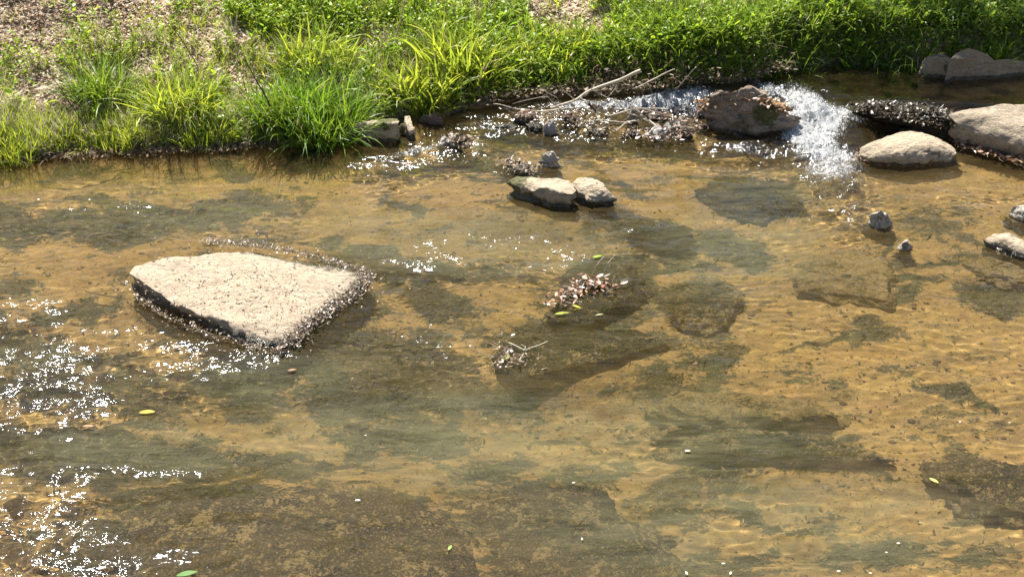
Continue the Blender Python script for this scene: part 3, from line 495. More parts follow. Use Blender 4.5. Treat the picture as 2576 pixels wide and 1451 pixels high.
tall_clump('grass_clump', 'wispy pale clump high above the biggest clump', 790, 165, .30, 460, .48, 7, c=(GR1, GR2), wd=.012)
tall_clump('grass_clump', 'deep green clump in the shade right of the dead leaf patch', 1690, 75, .20, 420, .50, 8, c=(GR3, GR1), wd=.008)
tall_clump('grass_clump', 'tall fine shaded clump near the top above the pool', 1950, 105, .35, 600, .45, 9, c=(GR3, GR1), wd=.010)
tall_clump('grass_clump', 'tall fine grass clump overhanging the far pool', 2230, 112, .35, 700, .42, 10, c=(GR3, (.13, .26, .03)), wd=.009)
tall_clump('grass_clump', 'isolated fine grass clump behind the grey boulders', 2505, 105, .14, 420, .42, 11, c=(GR1, (.18, .34, .03)), wd=.007, drp=1.0)
tall_clump('grass_clump', 'small upright lime clump by the left shoreline', 310, 355, .20, 420, .30, 12, c=(GR1, GR2), wd=.008, drp=.5, dead=.05)
tall_clump('grass_clump', 'lime clump at the shoreline in the left corner', 25, 385, .26, 460, .36, 13, c=(GR1, GR2), wd=.008, drp=.6, dead=.05)
tall_clump('grass_clump', 'short upright clump beside the clump under the dark stem', 500, 350, .18, 300, .28, 14, c=(GR1, GR2), wd=.009, drp=.5, dead=0)
tall_clump('grass_clump', 'thin tuft drooping into the water near the left', 200, 372, .14, 160, .30, 15, c=(GR1, GR2), wd=.008, drp=1.3, dead=.1)
tall_clump('grass_clump', 'dense clump on the ridge left of the dead leaf patch', 1380, 150, .35, 500, .42, 16, c=(GR1, GR2), wd=.014)
# scattered cover: photo-surveyed densities
BARE = [(1425, 55, 120, 42, 0, 1), (1040, 205, 90, 42, 0, .95), (620, 225, 50, 60, 0, .9), (140, 225, 120, 55, 0, .9), (330, 60, 130, 30, 0, .8), (90, 60, 100, 50, 0, .7), (2390, 90, 110, 36, 0, .85), (2250, 15, 130, 18, 0, .8), (520, 110, 90, 40, 0, .7), (960, 110, 60, 30, 0, .7), (380, 190, 60, 60, 0, .6), (1290, 90, 60, 20, 0, .6)]
def scatter(L, n, seed, spread=1.0, lo=-.02, bare=True):
    rg = np.random.default_rng(seed); W = np.array([l[4] for l in L]) * np.array([l[2] * l[3] for l in L]); k = rg.choice(len(L), n, p=W / W.sum())
    A = np.array([l[:4] for l in L])[k]; r = np.sqrt(rg.random(n)) ** .9; th = rg.uniform(0, TAU, n)
    px = A[:, 0] + A[:, 2] * r * np.cos(th) * 1.15; py = A[:, 1] + A[:, 3] * r * np.sin(th) * 1.15
    P = on_ground(px, py); s = P[:, 1] - shore(P[:, 0])
    keep = s > lo
    if bare: keep &= rg.random(n) > field(BARE, *pix(P[:, 0], P[:, 1], P[:, 2] + .02), 1.0, 4) + .25 * sst(fbm(P[:, 0] * 2.2, P[:, 1] * 2.2, P[:, 0] * 0, 140, 3), .0, .6)
    return P[keep], rg
WEED = [(1450, 150, 300, 100, 0.9), (1250, 230, 110, 40, 1), (1600, 190, 260, 55, 1.2), (1800, 140, 170, 80, 1.2), (1900, 60, 260, 90, .9), (2050, 130, 190, 60, 1.2), (2220, 150, 130, 30, 1.2), (740, 30, 150, 60, 1.5), (1000, 60, 160, 70, .6), (1200, 60, 200, 70, .7), (400, 40, 260, 60, .12), (880, 220, 120, 110, .5), (1100, 260, 130, 40, .6), (600, 300, 120, 60, .5), (2330, 60, 200, 90, .6), (300, 230, 160, 90, .12), (100, 120, 140, 160, .08), (560, 160, 160, 120, .15), (1560, 30, 60, 50, 1.4), (2450, 30, 160, 50, .5), (2950, 80, 420, 110, .35), (-350, 150, 330, 200, .12), (1300, -130, 1500, 110, .12)]
def weeds(n, seed, Lr, hr, cA, cB, wr, lst):
    P, rg = scatter(lst, n, seed); n = len(P); bag = Bag()
    H = rg.uniform(*hr, n); paz = rg.uniform(0, TAU, n); pl = rg.uniform(0, .4, n)
    bag.add(ribbons(P, paz, pl, H, np.full(n, .004), np.zeros(n), lerpc((.12, .16, .04), (.2, .12, .06), rg.random(n)), 2, 'twig'))
    for k in range(7):
        f = (k + 1.2) / 8.2; h = H * f
        b = P + np.stack([np.sin(pl) * np.cos(paz) * h, np.sin(pl) * np.sin(paz) * h, np.cos(pl) * h], -1)
        az = paz + k * 2.4 + rg.normal(0, .4, n)
        bag.add(ribbons(b, az, rg.uniform(.5, 1.35, n), rg.uniform(*Lr, n) * (1.15 - .4 * f), rg.uniform(*wr, n), rg.uniform(0, .9, n), lerpc(cA, cB, rg.random(n)) * rg.uniform(.7, 1.25, n)[:, None], 4, 'lance', roll=rg.normal(0, .5, n)))
    return bag
bag = weeds(6000, 21, (.045, .11), (.06, .24), (.18, .34, .03), (.48, .60, .07), (.012, .026), WEED)
tag(bag.build('leafy_weeds', M_leaf), 'carpet of bright lance leaved weeds covering the bank', 'weeds', kind='stuff')
bag = weeds(1700, 22, (.02, .045), (.08, .30), (.16, .32, .02), (.50, .60, .06), (.012, .022), [(740, 35, 150, 60, 1.5), (1010, 70, 130, 60, .7), (100, 180, 100, 40, .5), (330, 130, 140, 40, .4), (1560, 30, 60, 45, 1), (2350, 50, 160, 70, .5)])
tag(bag.build('small_leaved_shrubs', M_leaf), 'low yellow green shrubs of tiny leaves on the upper bank', 'shrubs', kind='stuff')
GRASS = [(60, 340, 110, 60, 1.3), (260, 340, 190, 40, 1.3), (560, 340, 210, 36, 1.3), (480, 200, 150, 130, .5), (270, 180, 110, 100, .45), (120, 80, 180, 110, .08), (500, 60, 220, 90, .1), (850, 120, 200, 120, .5), (900, 250, 110, 80, 1), (1100, 160, 200, 120, .7), (1400, 100, 300, 100, .5), (1700, 150, 260, 90, .6), (2050, 90, 280, 90, 1.2), (2350, 90, 180, 80, .7), (2520, 60, 120, 60, .6), (100, 250, 160, 90, .1), (2950, 90, 420, 100, .3), (-350, 280, 350, 150, .35), (1300, -140, 1500, 110, .1)]
def grass(n, seed, Lr, cA, cB, wr, lst, drp, mat_dry=False):
    P, rg = scatter(lst, n // 9, seed); P = np.repeat(P, 9, 0); n = len(P)
    P[:, 0] += rg.normal(0, .035, n); P[:, 1] += rg.normal(0, .03, n); P[:, 2] = ground_z(P[:, 0], P[:, 1]) - .01
    P = P[P[:, 1] - shore(P[:, 0]) > -.02]; n = len(P)
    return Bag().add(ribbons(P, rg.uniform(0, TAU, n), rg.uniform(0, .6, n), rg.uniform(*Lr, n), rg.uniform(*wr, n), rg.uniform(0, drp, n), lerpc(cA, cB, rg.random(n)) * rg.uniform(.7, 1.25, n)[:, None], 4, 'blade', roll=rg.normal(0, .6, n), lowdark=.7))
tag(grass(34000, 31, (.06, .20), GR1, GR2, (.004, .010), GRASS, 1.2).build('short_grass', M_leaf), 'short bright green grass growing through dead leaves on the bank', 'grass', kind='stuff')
tag(grass(18000, 32, (.08, .24), DRY1, DRY3, (.003, .007), GRASS, 1.6).build('dry_grass', M_dry), 'straw coloured dry grass among the green', 'grass', kind='stuff')
tag(grass(3200, 33, (.18, .42), GR3, GR1, (.006, .013), [(1450, 140, 330, 90, 1), (1800, 130, 260, 80, 1.2), (2150, 110, 260, 70, 1.2), (1000, 150, 200, 110, .8), (600, 260, 160, 90, .6), (1250, 200, 150, 60, 1)], 1.5).build('long_grass', M_leaf), 'long loose grass blades rising through the weeds', 'grass', kind='stuff')
# dead leaf litter
def litter(P, rg, s=(.025, .065), cols=(DRY1, DRY2, DRY3), lift=.012, wr=.45):
    n = len(P); P = P + np.stack([rg.normal(0, .004, n), rg.normal(0, .004, n), rg.uniform(.002, lift, n)], -1)
    t = rg.random(n)[:, None]; k = rg.integers(0, len(cols), n); k2 = rg.integers(0, len(cols), n); A = np.array(cols)
    return ribbons(P, rg.uniform(0, TAU, n), rg.uniform(1.25, 1.6, n), rg.uniform(*s, n), rg.uniform(*s, n) * wr, rg.normal(0, .55, n), (A[k] * t + A[k2] * (1 - t)) * rg.uniform(.7, 1.15, n)[:, None], 3, 'lance', roll=rg.normal(0, .5, n))
P, rg = scatter([(1288, 120, 1500, 260, 1), (150, 180, 300, 200, 2), (500, 100, 300, 150, 1.6), (1430, 60, 130, 60, 3), (1030, 210, 100, 60, 2), (2420, 80, 200, 80, 1.5), (300, 360, 500, 30, 1)], 60000, 41, bare=False)
tag(Bag().add(litter(P, rg)).build('leaf_litter', M_dry), 'layer of pale brown dead leaves over the bank', 'leaf litter', kind='stuff')
P, rg = scatter([(1288, 120, 1500, 260, 1), (150, 180, 300, 200, 2), (1700, 210, 250, 40, 2)], 2600, 42, bare=False); n = len(P)
P[:, 2] += .01
tag(Bag().add(ribbons(P, rg.uniform(0, TAU, n), rg.uniform(.9, 1.6, n), rg.uniform(.08, .3, n), rg.uniform(.003, .007, n), rg.normal(0, .4, n), lerpc((.34, .26, .18), (.12, .08, .05), rg.random(n)), 4, 'twig')).build('dead_twigs', M_twig), 'thin broken twigs lying over the dead leaves', 'twigs', kind='stuff')
rg = np.random.default_rng(35); n = 5200; x = np.r_[rg.uniform(.2, 6, n // 2 + 600), rg.uniform(-.6, 1.6, n // 2 - 600)]; y = shore(x) + rg.uniform(.0, .22, n); P = np.stack([x, y, ground_z(x, y)], -1)
tag(Bag().add(ribbons(P, -math.pi / 2 + rg.normal(0, .6, n), rg.uniform(.5, 1.6, n), rg.uniform(.06, .22, n), rg.uniform(.003, .009, n), rg.uniform(.3, 1.3, n), lerpc((.10, .075, .05), (.42, .32, .2), rg.random(n) ** 1.5), 5, 'blade')).build('hanging_roots', M_dry), 'dead roots and brown grass hanging over the cut bank', 'roots', kind='stuff')
n = 4600; x = np.r_[rg.uniform(1.2, 9, n)]; y = shore(x) + rg.uniform(.0, .5, n); P = np.stack([x, y, ground_z(x, y)], -1)
bb = Bag()
for k in range(5): bb.add(ribbons(P + rg.normal(0, .02, P.shape) + [0, 0, .03 * k], rg.uniform(0, TAU, n), rg.uniform(.3, 1.5, n), rg.uniform(.05, .12, n), rg.uniform(.01, .022, n), rg.uniform(0, 1.2, n), lerpc((.12, .24, .03), (.34, .48, .06), rg.random(n)), 4, 'lance', roll=rg.normal(0, .5, n)))
tag(bb.build('bank_weeds', M_leaf), 'darker leafy weeds spilling over the bank above the pool', 'weeds', kind='stuff')
# ------------------------------------------------------------------ tubes for branches and stems
def tube(pts, r0, r1, ns=7, seed=0, kn=.0):
    P = np.array(pts, float); 
    t = np.linspace(0, len(P) - 1, (len(P) - 1) * 6 + 1); Q = np.stack([np.interp(t, range(len(P)), P[:, i]) for i in range(3)], -1)
    L = np.linalg.norm(P[-1] - P[0]); w_ = kn * L
    Q = Q + np.stack([vnoise(t * 1.1, t * 0 + seed, t * 0 + i, 7) for i in range(3)], -1) * w_ * np.sin(np.linspace(0, np.pi, len(t)))[:, None] ** .5
    T = np.gradient(Q, axis=0); T /= np.linalg.norm(T, axis=1)[:, None] + 1e-9
    a = np.cross(T, [0.13, .21, 1.0]); a /= np.linalg.norm(a, axis=1)[:, None] + 1e-9; b = np.cross(T, a)
    th = np.linspace(0, TAU, ns, endpoint=False); r = np.linspace(r0, r1, len(t)) * (1 + .15 * vnoise(t * 2.3, t * 0 + seed, t * 0, 9))
    V = Q[:, None] + r[:, None, None] * (np.cos(th)[None, :, None] * a[:, None] + np.sin(th)[None, :, None] * b[:, None])
    return V.reshape(-1, 3), gridfaces(len(t), ns, True)
def stick(name, label, pts, r0, r1, col, group=None, parent=None, cat='branch', seed=0, kn=.03, mat=None):
    """pts: (photo x, photo y, height)"""
    W = [[*map(float, at(a, b, z)), z] for a, b, z in pts]; V, F = tube(W, r0 * .72, r1 * .72, 7, seed, kn)
    o = mesh(name, V, F, mat or M_twig, parent, True, col=np.tile(np.array(col, 'f'), (len(V), 1)), loc=None if parent is not None else W[0])
    if parent is None: tag(o, label, cat, group); 
    receiver(o); return o
PALE, GREYB, DARKB = (.62, .54, .42), (.42, .36, .29), (.07, .05, .04)
br = stick('dead_branch', 'longest bleached branch slanting from the grass to the stick pile', [(1385, 272, .16), (1445, 250, .20), (1500, 232, .24), (1560, 210, .30), (1612, 178, .42)], .010, .022, PALE, seed=3)
for q, pts in enumerate([[(1470, 243, .21), (1490, 222, .30)], [(1500, 232, .24), (1530, 246, .18), (1560, 262, .12)], [(1445, 250, .20), (1420, 232, .30), (1410, 215, .36)]]): stick('side_twig', None, pts, .006, .003, PALE, parent=br, seed=q)
stick('dead_branch', 'thinner pale branch higher up right of the longest one', [(1600, 222, .22), (1650, 200, .28), (1698, 174, .38)], .010, .007, PALE, seed=5)
G_st = 'sticks caught in the riffle'
SP = [('thick pale stick lying along the middle of the pile', [(1350, 280, .12), (1400, 272, .14), (1470, 275, .14), (1510, 285, .11)], .011, .008, PALE), ('curved forked twig rising at the left of the pile', [(1420, 285, .10), (1395, 262, .22), (1378, 245, .28), (1350, 250, .22), (1290, 262, .12)], .006, .003, GREYB), ('thin arched twig above the left of the pile', [(1415, 275, .12), (1400, 250, .24), (1372, 232, .30), (1365, 205, .42)], .005, .003, GREYB), ('short stout pale stick crossing the pile', [(1458, 246, .22), (1490, 272, .14), (1505, 300, .08)], .011, .009, PALE),
 ('dark wet stick stub upright in the pile', [(1482, 262, .22), (1500, 285, .10)], .014, .011, DARKB), ('pale stick slanting down at the right of the pile', [(1585, 262, .20), (1620, 295, .10), (1650, 318, .06)], .010, .013, PALE), ('long thin stick from the branch foot to the right', [(1545, 250, .2), (1580, 285, .12), (1640, 312, .07)], .006, .005, GREYB), ('stick lying flat beneath the crossing twigs', [(1455, 315, .06), (1510, 300, .09), (1570, 305, .08), (1600, 300, .10)], .008, .006, PALE), ('curved pale twig hooked over the right leaf pile', [(1550, 330, .06), (1575, 310, .1), (1615, 298, .1), (1660, 300, .08)], .007, .005, PALE),
 ('thin twig standing at the far right of the pile', [(1655, 285, .1), (1610, 270, .18), (1560, 282, .14)], .006, .004, PALE), ('slender twig reaching from the pile to the bank', [(1500, 280, .12), (1535, 240, .3), (1552, 215, .36)], .005, .003, GREYB), ('low pale twig at the left end of the pile', [(1240, 262, .1), (1300, 272, .06), (1350, 280, .06)], .007, .005, PALE), ('pale peeled stick behind the grey riffle stones', [(1530, 292, .12), (1600, 278, .15), (1680, 275, .16)], .008, .006, PALE),
 ('short pale stick by the brown leaf covered stone', [(1700, 318, .1), (1745, 322, .08)], .007, .006, PALE), ('tiny forked twig left of the riffle', [(1265, 330, .02), (1250, 318, .08), (1240, 308, .1)], .005, .003, PALE), ('curving twig over the bank water near the boulder', [(1690, 240, .1), (1720, 205, .25), (1750, 170, .38)], .006, .004, GREYB), ('dark twig floating left of the cascade foot', [(2240 - 190, 385, .03), (2110 - 120, 392, .04), (1925, 403, .03)], .006, .004, DARKB), ('dark twig lying at the right of the cascade', [(2115, 374, .04), (2150, 374, .05), (2180, 375, .04)], .006, .005, DARKB), ('dark stem in the water below the boulder', [(1895, 408, .0), (1880, 392, .06), (1868, 378, .1)], .005, .004, DARKB)]
for q, (lb, pts, a, b, c) in enumerate(SP): stick('stick', lb, pts, a, b, c, G_st, seed=q + 10)
stick('pale_twig', 'forked white twig lying over the pointed submerged slab', [(1280, 862, .03), (1320, 880, .03), (1345, 872, .05), (1378, 858, .06)], .005, .004, PALE, seed=40, cat='twig')
o = bpy.data.objects['pale_twig']; stick('twig_fork', None, [(1320, 880, .03), (1322, 872, .04), (1310, 866, .05)], .004, .002, PALE, parent=o, seed=41)
stick('pale_twig', 'pale twig standing above the leaf cluster', [(1490, 690, .02), (1500, 668, .1), (1520, 645, .15)], .004, .003, PALE, seed=42, cat='twig')
stick('pale_twig', 'forked pale twig right of the one above the leaf cluster', [(1520, 685, .02), (1530, 660, .1), (1548, 640, .14)], .004, .003, PALE, seed=43, cat='twig')
stick('small_twig', 'little upright twig poking from the water at lower left', [(136, 1240, -.02), (134, 1215, .06)], .005, .004, GREYB, seed=44, cat='twig')
stick('sunken_twig', 'dark bent twig under water left of the pointed slab', [(992, 860, -.04), (1000, 835, -.05), (1035, 822, -.08)], .007, .004, DARKB, seed=45, cat='twig')
stick('sunken_stick', 'long dark stick under shallow water left of the flat slab', [(215, 732, -.05), (270, 742, -.05), (330, 752, -.05)], .008, .005, DARKB, seed=46, cat='twig')
stick('sunken_branch', 'long dark branch on the bed near the left bank', [(105, 458, -.12), (180, 448, -.1), (270, 434, -.08), (330, 424, -.06)], .008, .012, DARKB, seed=47, cat='branch')
G_sm = 'bare stems standing on the bank'
SM = [('tall dry weed stalk with a seed head in the top left corner', 100, 82, 95, -30, .006, (.16, .10, .06)), ('dark slanting stem left of the dark hollow', 240, 345, 145, 190, .006, (.10, .06, .05)), ('dark crooked stem in front of the bright clump', 712, 350, 640, 160, .009, (.07, .045, .035)), ('slender dark stem rising behind the bright clump', 505, 175, 425, 40, .005, (.09, .06, .04)), ('dark reddish stem beside the crooked stem', 700, 345, 625, 240, .006, (.12, .06, .05)), ('pale dry stem right of the tiny leaved shrub', 985, 120, 1030, -20, .006, (.45, .36, .26)), ('thin upright dark stem near the top centre left', 788, 70, 785, -30, .005, (.08, .05, .04)), ('thin brown stem above the broad clump', 930, 150, 915, 30, .004, (.2, .12, .08))]
for q, (lb, a, b, c, d, r, col) in enumerate(SM):
    P0 = on_ground(np.array([a]), np.array([b]))[0]; h = abs(b - d) / 290 * 1.02
    x1 = P0[0] + (c - a) / 290; V, F = tube([P0 - [0, 0, .05], P0 + [(x1 - P0[0]) * .5 + .02, 0, h * .5], [x1, P0[1] + .03, P0[2] + h]], r, r * .4, 6, q, .03)
    o = mesh('bare_stem', V, F, M_twig, col=np.tile(np.array(col, 'f'), (len(V), 1)), loc=P0); tag(o, lb, 'stem', G_sm)
# ------------------------------------------------------------------ debris rafts against stones (countless bits: stuff)
def band(path, n, rad, seed, z=None, zoff=.01):
    rg = np.random.default_rng(seed); W = np.array([[*map(float, at(a, b, c)), c] for a, b, c in path]); t = rg.uniform(0, len(W) - 1, n)
    P = np.stack([np.interp(t, range(len(W)), W[:, i]) for i in range(3)], -1); P[:, 0] += rg.normal(0, rad, n); P[:, 1] += rg.normal(0, rad, n); P[:, 2] += np.abs(rg.normal(0, zoff, n))
    return P, rg
WD = ((.09, .06, .04), (.24, .17, .11), (.03, .022, .018), (.40, .31, .21))
def debris(name, label, path, n, rad, seed, cols=WD, s=(.015, .05), zoff=.012, twigs=.35, mat=None):
    P, rg = band(path, n, rad, seed, zoff=zoff); m = int(n * twigs); b = Bag().add(litter(P[m:], rg, s, cols, .012))
    Q = P[:m]; b.add(ribbons(Q, rg.uniform(0, TAU, m), rg.uniform(1.1, 1.75, m), rg.uniform(.02, .07, m), rg.uniform(.002, .005, m), rg.normal(0, .4, m), lerpc((.05, .035, .025), (.42, .32, .22), rg.random(m)), 3, 'twig'))
    o = b.build(name, mat or M_wetleaf); tag(o, label, 'debris', kind='stuff'); receiver(o); return o
debris('stranded_debris', 'dark leaf and twig scraps along the far edge of the flat slab', [(520, 610, .0), (560, 612, .03), (640, 620, .05), (720, 634, .04), (800, 652, .03), (870, 672, .01), (925, 692, .005)], 1000, .018, 1, s=(.008, .026), twigs=.12)
debris('stranded_debris', 'scraps of twigs and leaves along the right edge of the flat slab', [(925, 695, .01), (900, 728, .012), (850, 765, .015), (790, 800, .02), (750, 835, .03), (725, 870, .02)], 1900, .038, 2, s=(.008, .026), twigs=.12)
debris('stranded_debris', 'dark scraps along the shaded near edge of the flat slab', [(322, 715, .01), (360, 760, .01), (420, 800, .01), (500, 835, .01), (600, 865, .01), (690, 888, .01), (720, 880, .02)], 650, .014, 3, s=(.008, .022), twigs=.1)
debris('dry_scraps', 'dry orange leaf crumbs scattered on top of the flat slab', [(420, 680, .14), (600, 700, .12), (750, 700, .085), (640, 780, .11), (500, 720, .135)], 800, .26, 4, ((.52, .36, .22), (.42, .28, .16), (.62, .5, .36)), (.008, .026), .003, .06, M_dry)
debris('leaf_cluster', 'cluster of dead leaves and bits lodged on the dark mound at centre', [(1400, 770, .01), (1430, 745, .015), (1460, 715, .02), (1500, 712, .02), (1535, 722, .01)], 220, .05, 5, ((.45, .28, .18), (.62, .5, .42), (.12, .07, .05), (.5, .22, .1)), (.02, .06), .012, .3)
debris('stranded_debris', 'dark twig scraps on the blunt end of the pointed slab', [(1262, 850, .01), (1262, 890, .01), (1280, 915, .01), (1320, 895, .005)], 160, .045, 6, s=(.01, .035), zoff=.004)
debris('leaf_jam', 'brown leaves jammed among the sticks in the left of the riffle', [(1300, 290, .05), (1380, 296, .06), (1450, 300, .06), (1490, 320, .04), (1540, 335, .04)], 430, .08, 7, s=(.02, .05), zoff=.014)
debris('leaf_jam', 'dark reddish leaf jam at the right of the riffle', [(1600, 295, .09), (1660, 292, .1), (1720, 300, .09), (1740, 325, .06), (1700, 345, .03), (1620, 345, .03), (1580, 335, .03)], 560, .07, 8, ((.10, .06, .045), (.28, .17, .12), (.03, .022, .018), (.52, .38, .28)), (.02, .05), .014)
debris('leaf_skirt', 'orange brown leaves clinging under the pale peaked rock', [(2165, 400, .01), (2220, 408, .01), (2300, 412, .01), (2380, 403, .01)], 900, .03, 9, ((.4, .2, .1), (.12, .06, .03), (.55, .35, .2)), (.02, .05))
debris('leaf_skirt', 'brown leaf rubble in the gap below the slab boulder', [(2415, 360, .03), (2480, 375, .03), (2540, 392, .03), (2600, 410, .02)], 1500, .05, 10, ((.3, .17, .1), (.10, .06, .04), (.5, .34, .22)), (.02, .06))
debris('leaf_skirt', 'orange leaves plastered along the back of the brown boulder', [(1782, 285, .12), (1770, 262, .20), (1900, 250, .30), (1950, 268, .24), (1975, 282, .18)], 700, .035, 11, ((.45, .22, .08), (.2, .1, .05), (.5, .35, .2)), (.02, .06))
debris('ledge_weed', 'black wet weed and scraps matted over the dark ledge', [(2150, 275, .17), (2220, 268, .20), (2300, 272, .21), (2390, 292, .21), (2400, 318, .13), (2300, 300, .16), (2200, 285, .16)], 1900, .05, 19, ((.05, .04, .025), (.12, .09, .05), (.02, .018, .014)), (.015, .05), .012, .4)
debris('stranded_debris', 'scraps round the small weedy stone above the mossy rock', [(1270, 405, .02), (1300, 420, .03), (1335, 432, .02)], 350, .05, 12)
debris('stranded_debris', 'leaf scraps caught on the smooth grey riffle stone', [(1140, 345, .06), (1160, 358, .05), (1185, 372, .02)], 260, .04, 13, s=(.03, .06))
debris('shore_debris', 'pale flood scraps along the left waterline', [(-60, 402, .02), (100, 395, .02), (300, 384, .02), (500, 376, .02), (700, 362, .02), (850, 345, .02)], 2600, .05, 14, ((.5, .4, .28), (.25, .16, .1), (.08, .05, .04)), (.015, .05), .01, .4, M_dry)
debris('shore_debris', 'tangled roots and twigs along the undercut bank', [(1180, 262, .06), (1300, 248, .08), (1500, 232, .12), (1640, 222, .18), (1760, 205, .2), (1900, 190, .22), (1990, 170, .25)], 1100, .05, 15, ((.3, .2, .13), (.12, .08, .05), (.5, .4, .3)), (.02, .06), .05, .6, M_dry)
# ------------------------------------------------------------------ loose floating leaves and petals
def float_leaf(name, label, px, py, L, wd, az, col, z=.012, cat='leaf', group=None):
    x, y = map(float, at(px, py, z)); b = np.array([[x - math.cos(az) * L / 2, y - math.sin(az) * L / 2, z + float(wz(x, y))]])
    V, F, c = ribbons(b, np.array([az]), np.array([1.45]), np.array([L]), np.array([wd]), np.array([.25]), np.array([col]), 6, 'lance')
    n_ = len(V); V2 = V - np.array([0, 0, .0015]); F2 = F[:, ::-1] + n_
    o = mesh(name, np.r_[V, V2], np.r_[F, F2], M_leaf, col=np.r_[c, c], loc=b[0]); tag(o, label, cat, group); return o
YL = (.62, .55, .06)
G_fl = 'loose leaves on the stream'
for lb, px, py, L, wd, az, col in [('yellow leaf floating at lower left', 370, 1036, .085, .035, .1, YL), ('yellow green leaf above the leaf cluster', 1503, 645, .07, .028, .4, (.45, .60, .06)), ('yellow leaf tip just below the leaf cluster', 1450, 771, .07, .022, -.7, (.6, .6, .06)), ('yellow green leaf at the lower tip of the leaf cluster', 1414, 788, .09, .03, .2, (.45, .5, .05)), ('pale green leaf on the blunt end of the pointed slab', 1274, 898, .06, .035, 1.0, (.5, .5, .15)), ('slim pale leaf right below the leaf cluster', 1508, 791, .05, .012, .2, (.7, .72, .4)), ('pale yellow sliver leaf near the lower right', 2350, 1208, .055, .022, -.9, (.65, .65, .25)), ('bright green leaf half under water at the bottom left', 470, 1442, .09, .035, .3, (.12, .32, .03)), ('small green leaf scrap at the bottom centre', 1132, 1376, .035, .016, 1.2, (.35, .6, .08)), ('tan leaf floating at the lower left', 222, 1071, .06, .022, 0, (.55, .38, .2)), ('orange brown leaf on the leaf cluster', 1515, 716, .11, .04, -.2, (.45, .17, .07)), ('pale brown leaf by the near tip of the flat slab', 735, 838, .06, .03, .9, (.6, .46, .3)), ('tan leaf sunk by the tip of the flat slab', 735, 930, .05, .02, .3, (.5, .3, .15))]:
    float_leaf('floating_leaf', lb, px, py, L, wd, az, col, group=G_fl)
G_pt = 'white petals drifting on the water'
for lb, px, py, L in [('largest white petal at the bottom left of centre', 900, 1257, .045), ('white petal at the bottom edge right of centre', 1727, 1440, .04), ('oval white fleck at the bottom right', 1820, 1416, .03), ('white petal beside the oval fleck at the bottom edge', 1838, 1440, .035), ('white fleck over the bottom centre mound', 1464, 1354, .03), ('white fleck in the lower right quarter', 2260, 1365, .028), ('small white fleck left of the lower right fleck', 2230, 1388, .022), ('slim white sliver right of centre low down', 1730, 1133, .05), ('thin white curl in the low middle', 1443, 1213, .03), ('white dot petal above the bottom centre', 920, 1094, .02), ('tiny petal beyond the slim sliver', 2415, 1060, .025), ('white speck near the golden corner', 2585 - 45, 1062, .02), ('white speck in the bottom right corner', 2190, 1440, .025), ('thin white scrap right at the lower edge', 2110, 1435, .03)]:
    float_leaf('petal', lb, px, py, L * .62, L * .3, (px * 7 % 10) / 5, (.85, .85, .82), cat='petal', group=G_pt)
# ------------------------------------------------------------------ submerged algae strands combed by the current
rg = np.random.default_rng(71)
n = 60000; px = rg.uniform(-40, 2620, n); py = rg.uniform(400, 1460, n) ; py = 1460 - (1460 - py) * rg.random(n) ** .35 * 1.0
py = rg.uniform(0, 1, n) ** .8 * 1060 + 400
a = field(ALGAE_SHADE, px, py, 1.9); keep = a > rg.uniform(.35, 1.0, n); px, py = px[keep], py[keep]; n = len(px)
x, y = at(px, py, -.2); zg = ground_z(x, y)
P = np.stack([x, y, zg + .004], -1)
for ob in [o_ for o_ in sc.objects if o_.get('group') == G_sb]:
    co = np.empty(len(ob.data.vertices) * 3); ob.data.vertices.foreach_get('co', co); co = co.reshape(-1, 3)[:180 * 40] + np.array(ob.location)
    dens = .04 if ob.data.materials[0] == M_sub2 else (.25 if ob.data.materials[0] == M_sub3 else .8)
    q = rg.integers(0, len(co), int(1500 * dens * max(ob.dimensions.x, .5))); P = np.concatenate([P, co[q] + rg.normal(0, .012, (len(q), 3)) * [1, 1, .1]])
n = len(P); y = P[:, 1]; P[:, 2] = np.minimum(P[:, 2], -.035)
az = math.pi + rg.normal(.15, .6, n)
L_ = rg.uniform(.03, .11, n) * np.clip(y / 7, .5, 1.3)
res = ribbons(P, az, rg.uniform(1.15, 1.5, n), L_, rg.uniform(.003, .008, n) * np.clip(y / 7, .6, 1.4), rg.uniform(0, .5, n), lerpc((.028, .036, .014), (.13, .12, .04), rg.random(n) ** 1.6), 4, 'blade', roll=rg.normal(0, .5, n))
o = Bag().add(res).build('algae_strands', M_algae); receiver(tag(o, 'dark green algae strands combed along the stream bed', 'algae', kind='stuff'))
n = 3600; px = rg.uniform(-40, 2620, n); py = 1460 - 1070 * rg.random(n) ** .8; x, y = at(px, py, -.2); P = np.stack([x, y, ground_z(x, y)], -1)
P = P[y < shore(x) - .1]
o = Bag().add(litter(P, rg, (.008, .035), ((.10, .06, .03), (.34, .22, .10), (.62, .50, .30), (.05, .04, .02)), .006)).build('sunken_litter', M_dry); receiver(tag(o, 'small leaf scraps and grit on the sandy bed', 'leaf litter', kind='stuff'))
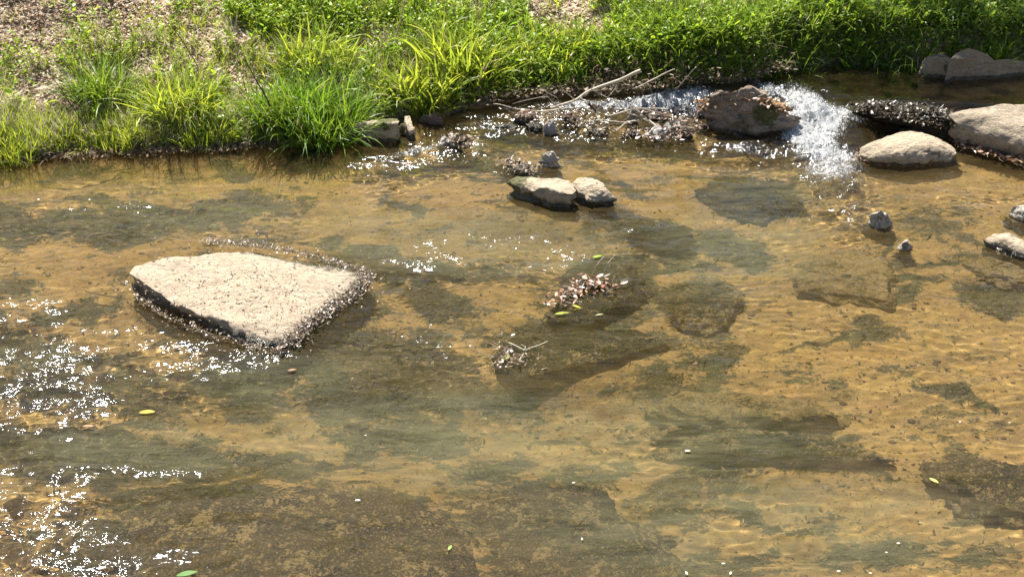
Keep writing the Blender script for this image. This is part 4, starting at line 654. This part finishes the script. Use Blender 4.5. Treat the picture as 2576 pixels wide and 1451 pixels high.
# ------------------------------------------------------------------ foam droplets and bubbles in the rapids
rg = np.random.default_rng(81)
ico = bpy.data.meshes.new('tmp'); import bmesh
bm = bmesh.new(); bmesh.ops.create_icosphere(bm, subdivisions=1, radius=1); bmesh.ops.triangulate(bm, faces=bm.faces); bm.verts.ensure_lookup_table()
IV = np.array([v.co[:] for v in bm.verts]); IF = np.array([[v.index for v in f.verts] for f in bm.faces]); bm.free(); bpy.data.meshes.remove(ico)
m = 3600; px = rg.uniform(-60, 2640, m); py = 1470 - 1060 * rg.random(m) ** .75; x, y = at(px, py, -.2); k = (y < shore(x) - .05) & (fbm(x * 1.3, y * 1.9, x * 0, 123, 3) > -.15); x, y = x[k], y[k]; m = len(x); rr = .005 + .016 * rg.random(m) ** 4
V = (IV[None] * (rr[:, None] * np.stack([rg.uniform(.8, 1.6, m), rg.uniform(.7, 1.2, m), rg.uniform(.4, .8, m)], -1))[:, None] * rg.uniform(.8, 1.2, (m, len(IV), 1)) + np.stack([x, y, ground_z(x, y)], -1)[:, None]).reshape(-1, 3)
gc = lerpc((.10, .07, .04), (.42, .30, .16), rg.random(m))
o = mesh('gravel', V, (IF[None] + (np.arange(m) * len(IV))[:, None, None]).reshape(-1, 3), M_dry, col=np.repeat(gc, len(IV), 0)); receiver(tag(o, 'small pebbles and gravel on the stream bed', 'gravel', kind='stuff'))
n = 90000; px = rg.uniform(950, 2350, n); py = rg.uniform(205, 500, n)
x, y = at(px, py, .05); lv = level(x, y); qx, qy = pix(x, y, lv); fo = field(FOAM, qx, qy, .35, 6); fr = field(RIP, qx, qy, .6, 5)
keep = (fo * 1.0 + .035 * fr > rg.uniform(.1, 1.25, n) * 1.0) & (rg.random(n) < .13); x, y, lv, fo = x[keep], y[keep], lv[keep], fo[keep]; n = len(x)
z = lv + samp(F2, 12, x, y) * .004 + rg.uniform(.0, .04, n) ** 1.0 * np.clip(fo, .15, 1) + .02 * fo
r = rg.uniform(.0018, .005, n) * rg.uniform(.5, 1, n)
V = (IV[None] * (r[:, None] * np.stack([rg.uniform(.8, 1.8, n), rg.uniform(.7, 1.2, n), rg.uniform(.5, 1, n)], -1))[:, None] + np.stack([x, y, z], -1)[:, None]).reshape(-1, 3)
F = (IF[None] + (np.arange(n) * len(IV))[:, None, None]).reshape(-1, 3)
o = mesh('foam', V, F, M_foam); tag(o, 'white foam and droplets in the rapids', 'foam', kind='stuff')
# ------------------------------------------------------------------ woodland behind the bank (above the frame: shades the far pool, mirrors in the water)
rg = np.random.default_rng(91); bag = Bag(); tb = []
TREES = [(-13, 29, 14, 3.6), (-8, 30, 15, 3.8), (-3.2, 31, 15, 3.6), (2.0, 30, 15, 3.6), (6.5, 29, 14, 3.6), (11, 28, 14, 4), (17, 29, 14, 4), (-19, 29, 14, 4), (2.4, 17.7, 7.5, 2.3)]
for (tx, ty, th, tr) in TREES:
    gz = float(ground_z(np.array([tx * 1.0]), np.array([ty * 1.0]))[0]); tb.append(tube([(tx, ty, gz - .3), (tx + .1, ty, gz + th * .5), (tx, ty + .1, gz + th * .92)], .2, .05, 8, 1, .02))
    nc = 46 if th > 9 else 12
    for k in range(nc):
        a = rg.uniform(0, TAU); rr = tr * math.sqrt(rg.random()); hh = gz + th * rg.uniform(.55 if th < 9 else .30, 1.0); rr *= 1.1 - .5 * abs((hh - gz) / th - .6)
        cx, cy = tx + rr * math.cos(a), ty + rr * math.sin(a)
        m = 190; q = rg.normal(0, 1, (m, 3)) * [.5, .5, .28] + [cx, cy, hh]
        bag.add(ribbons(q, rg.uniform(0, TAU, m), rg.uniform(.4, 1.8, m), rg.uniform(.12, .24, m), rg.uniform(.07, .12, m), rg.uniform(0, .6, m), lerpc((.03, .07, .012), (.07, .14, .02), rg.random(m)), 2, 'lance'))
k0 = 0; Vs, Fs = [], []
for V, F in tb: Vs.append(V); Fs.append(F + k0); k0 += len(V)
wo = bag.build('woodland', M_leaf); tag(wo, 'green trees standing behind the bank', 'trees', kind='stuff')
tk = mesh('trunks', np.concatenate(Vs), np.concatenate(Fs), M_twig, wo, col=np.tile(np.array((.12, .09, .06), 'f'), (k0, 1)))
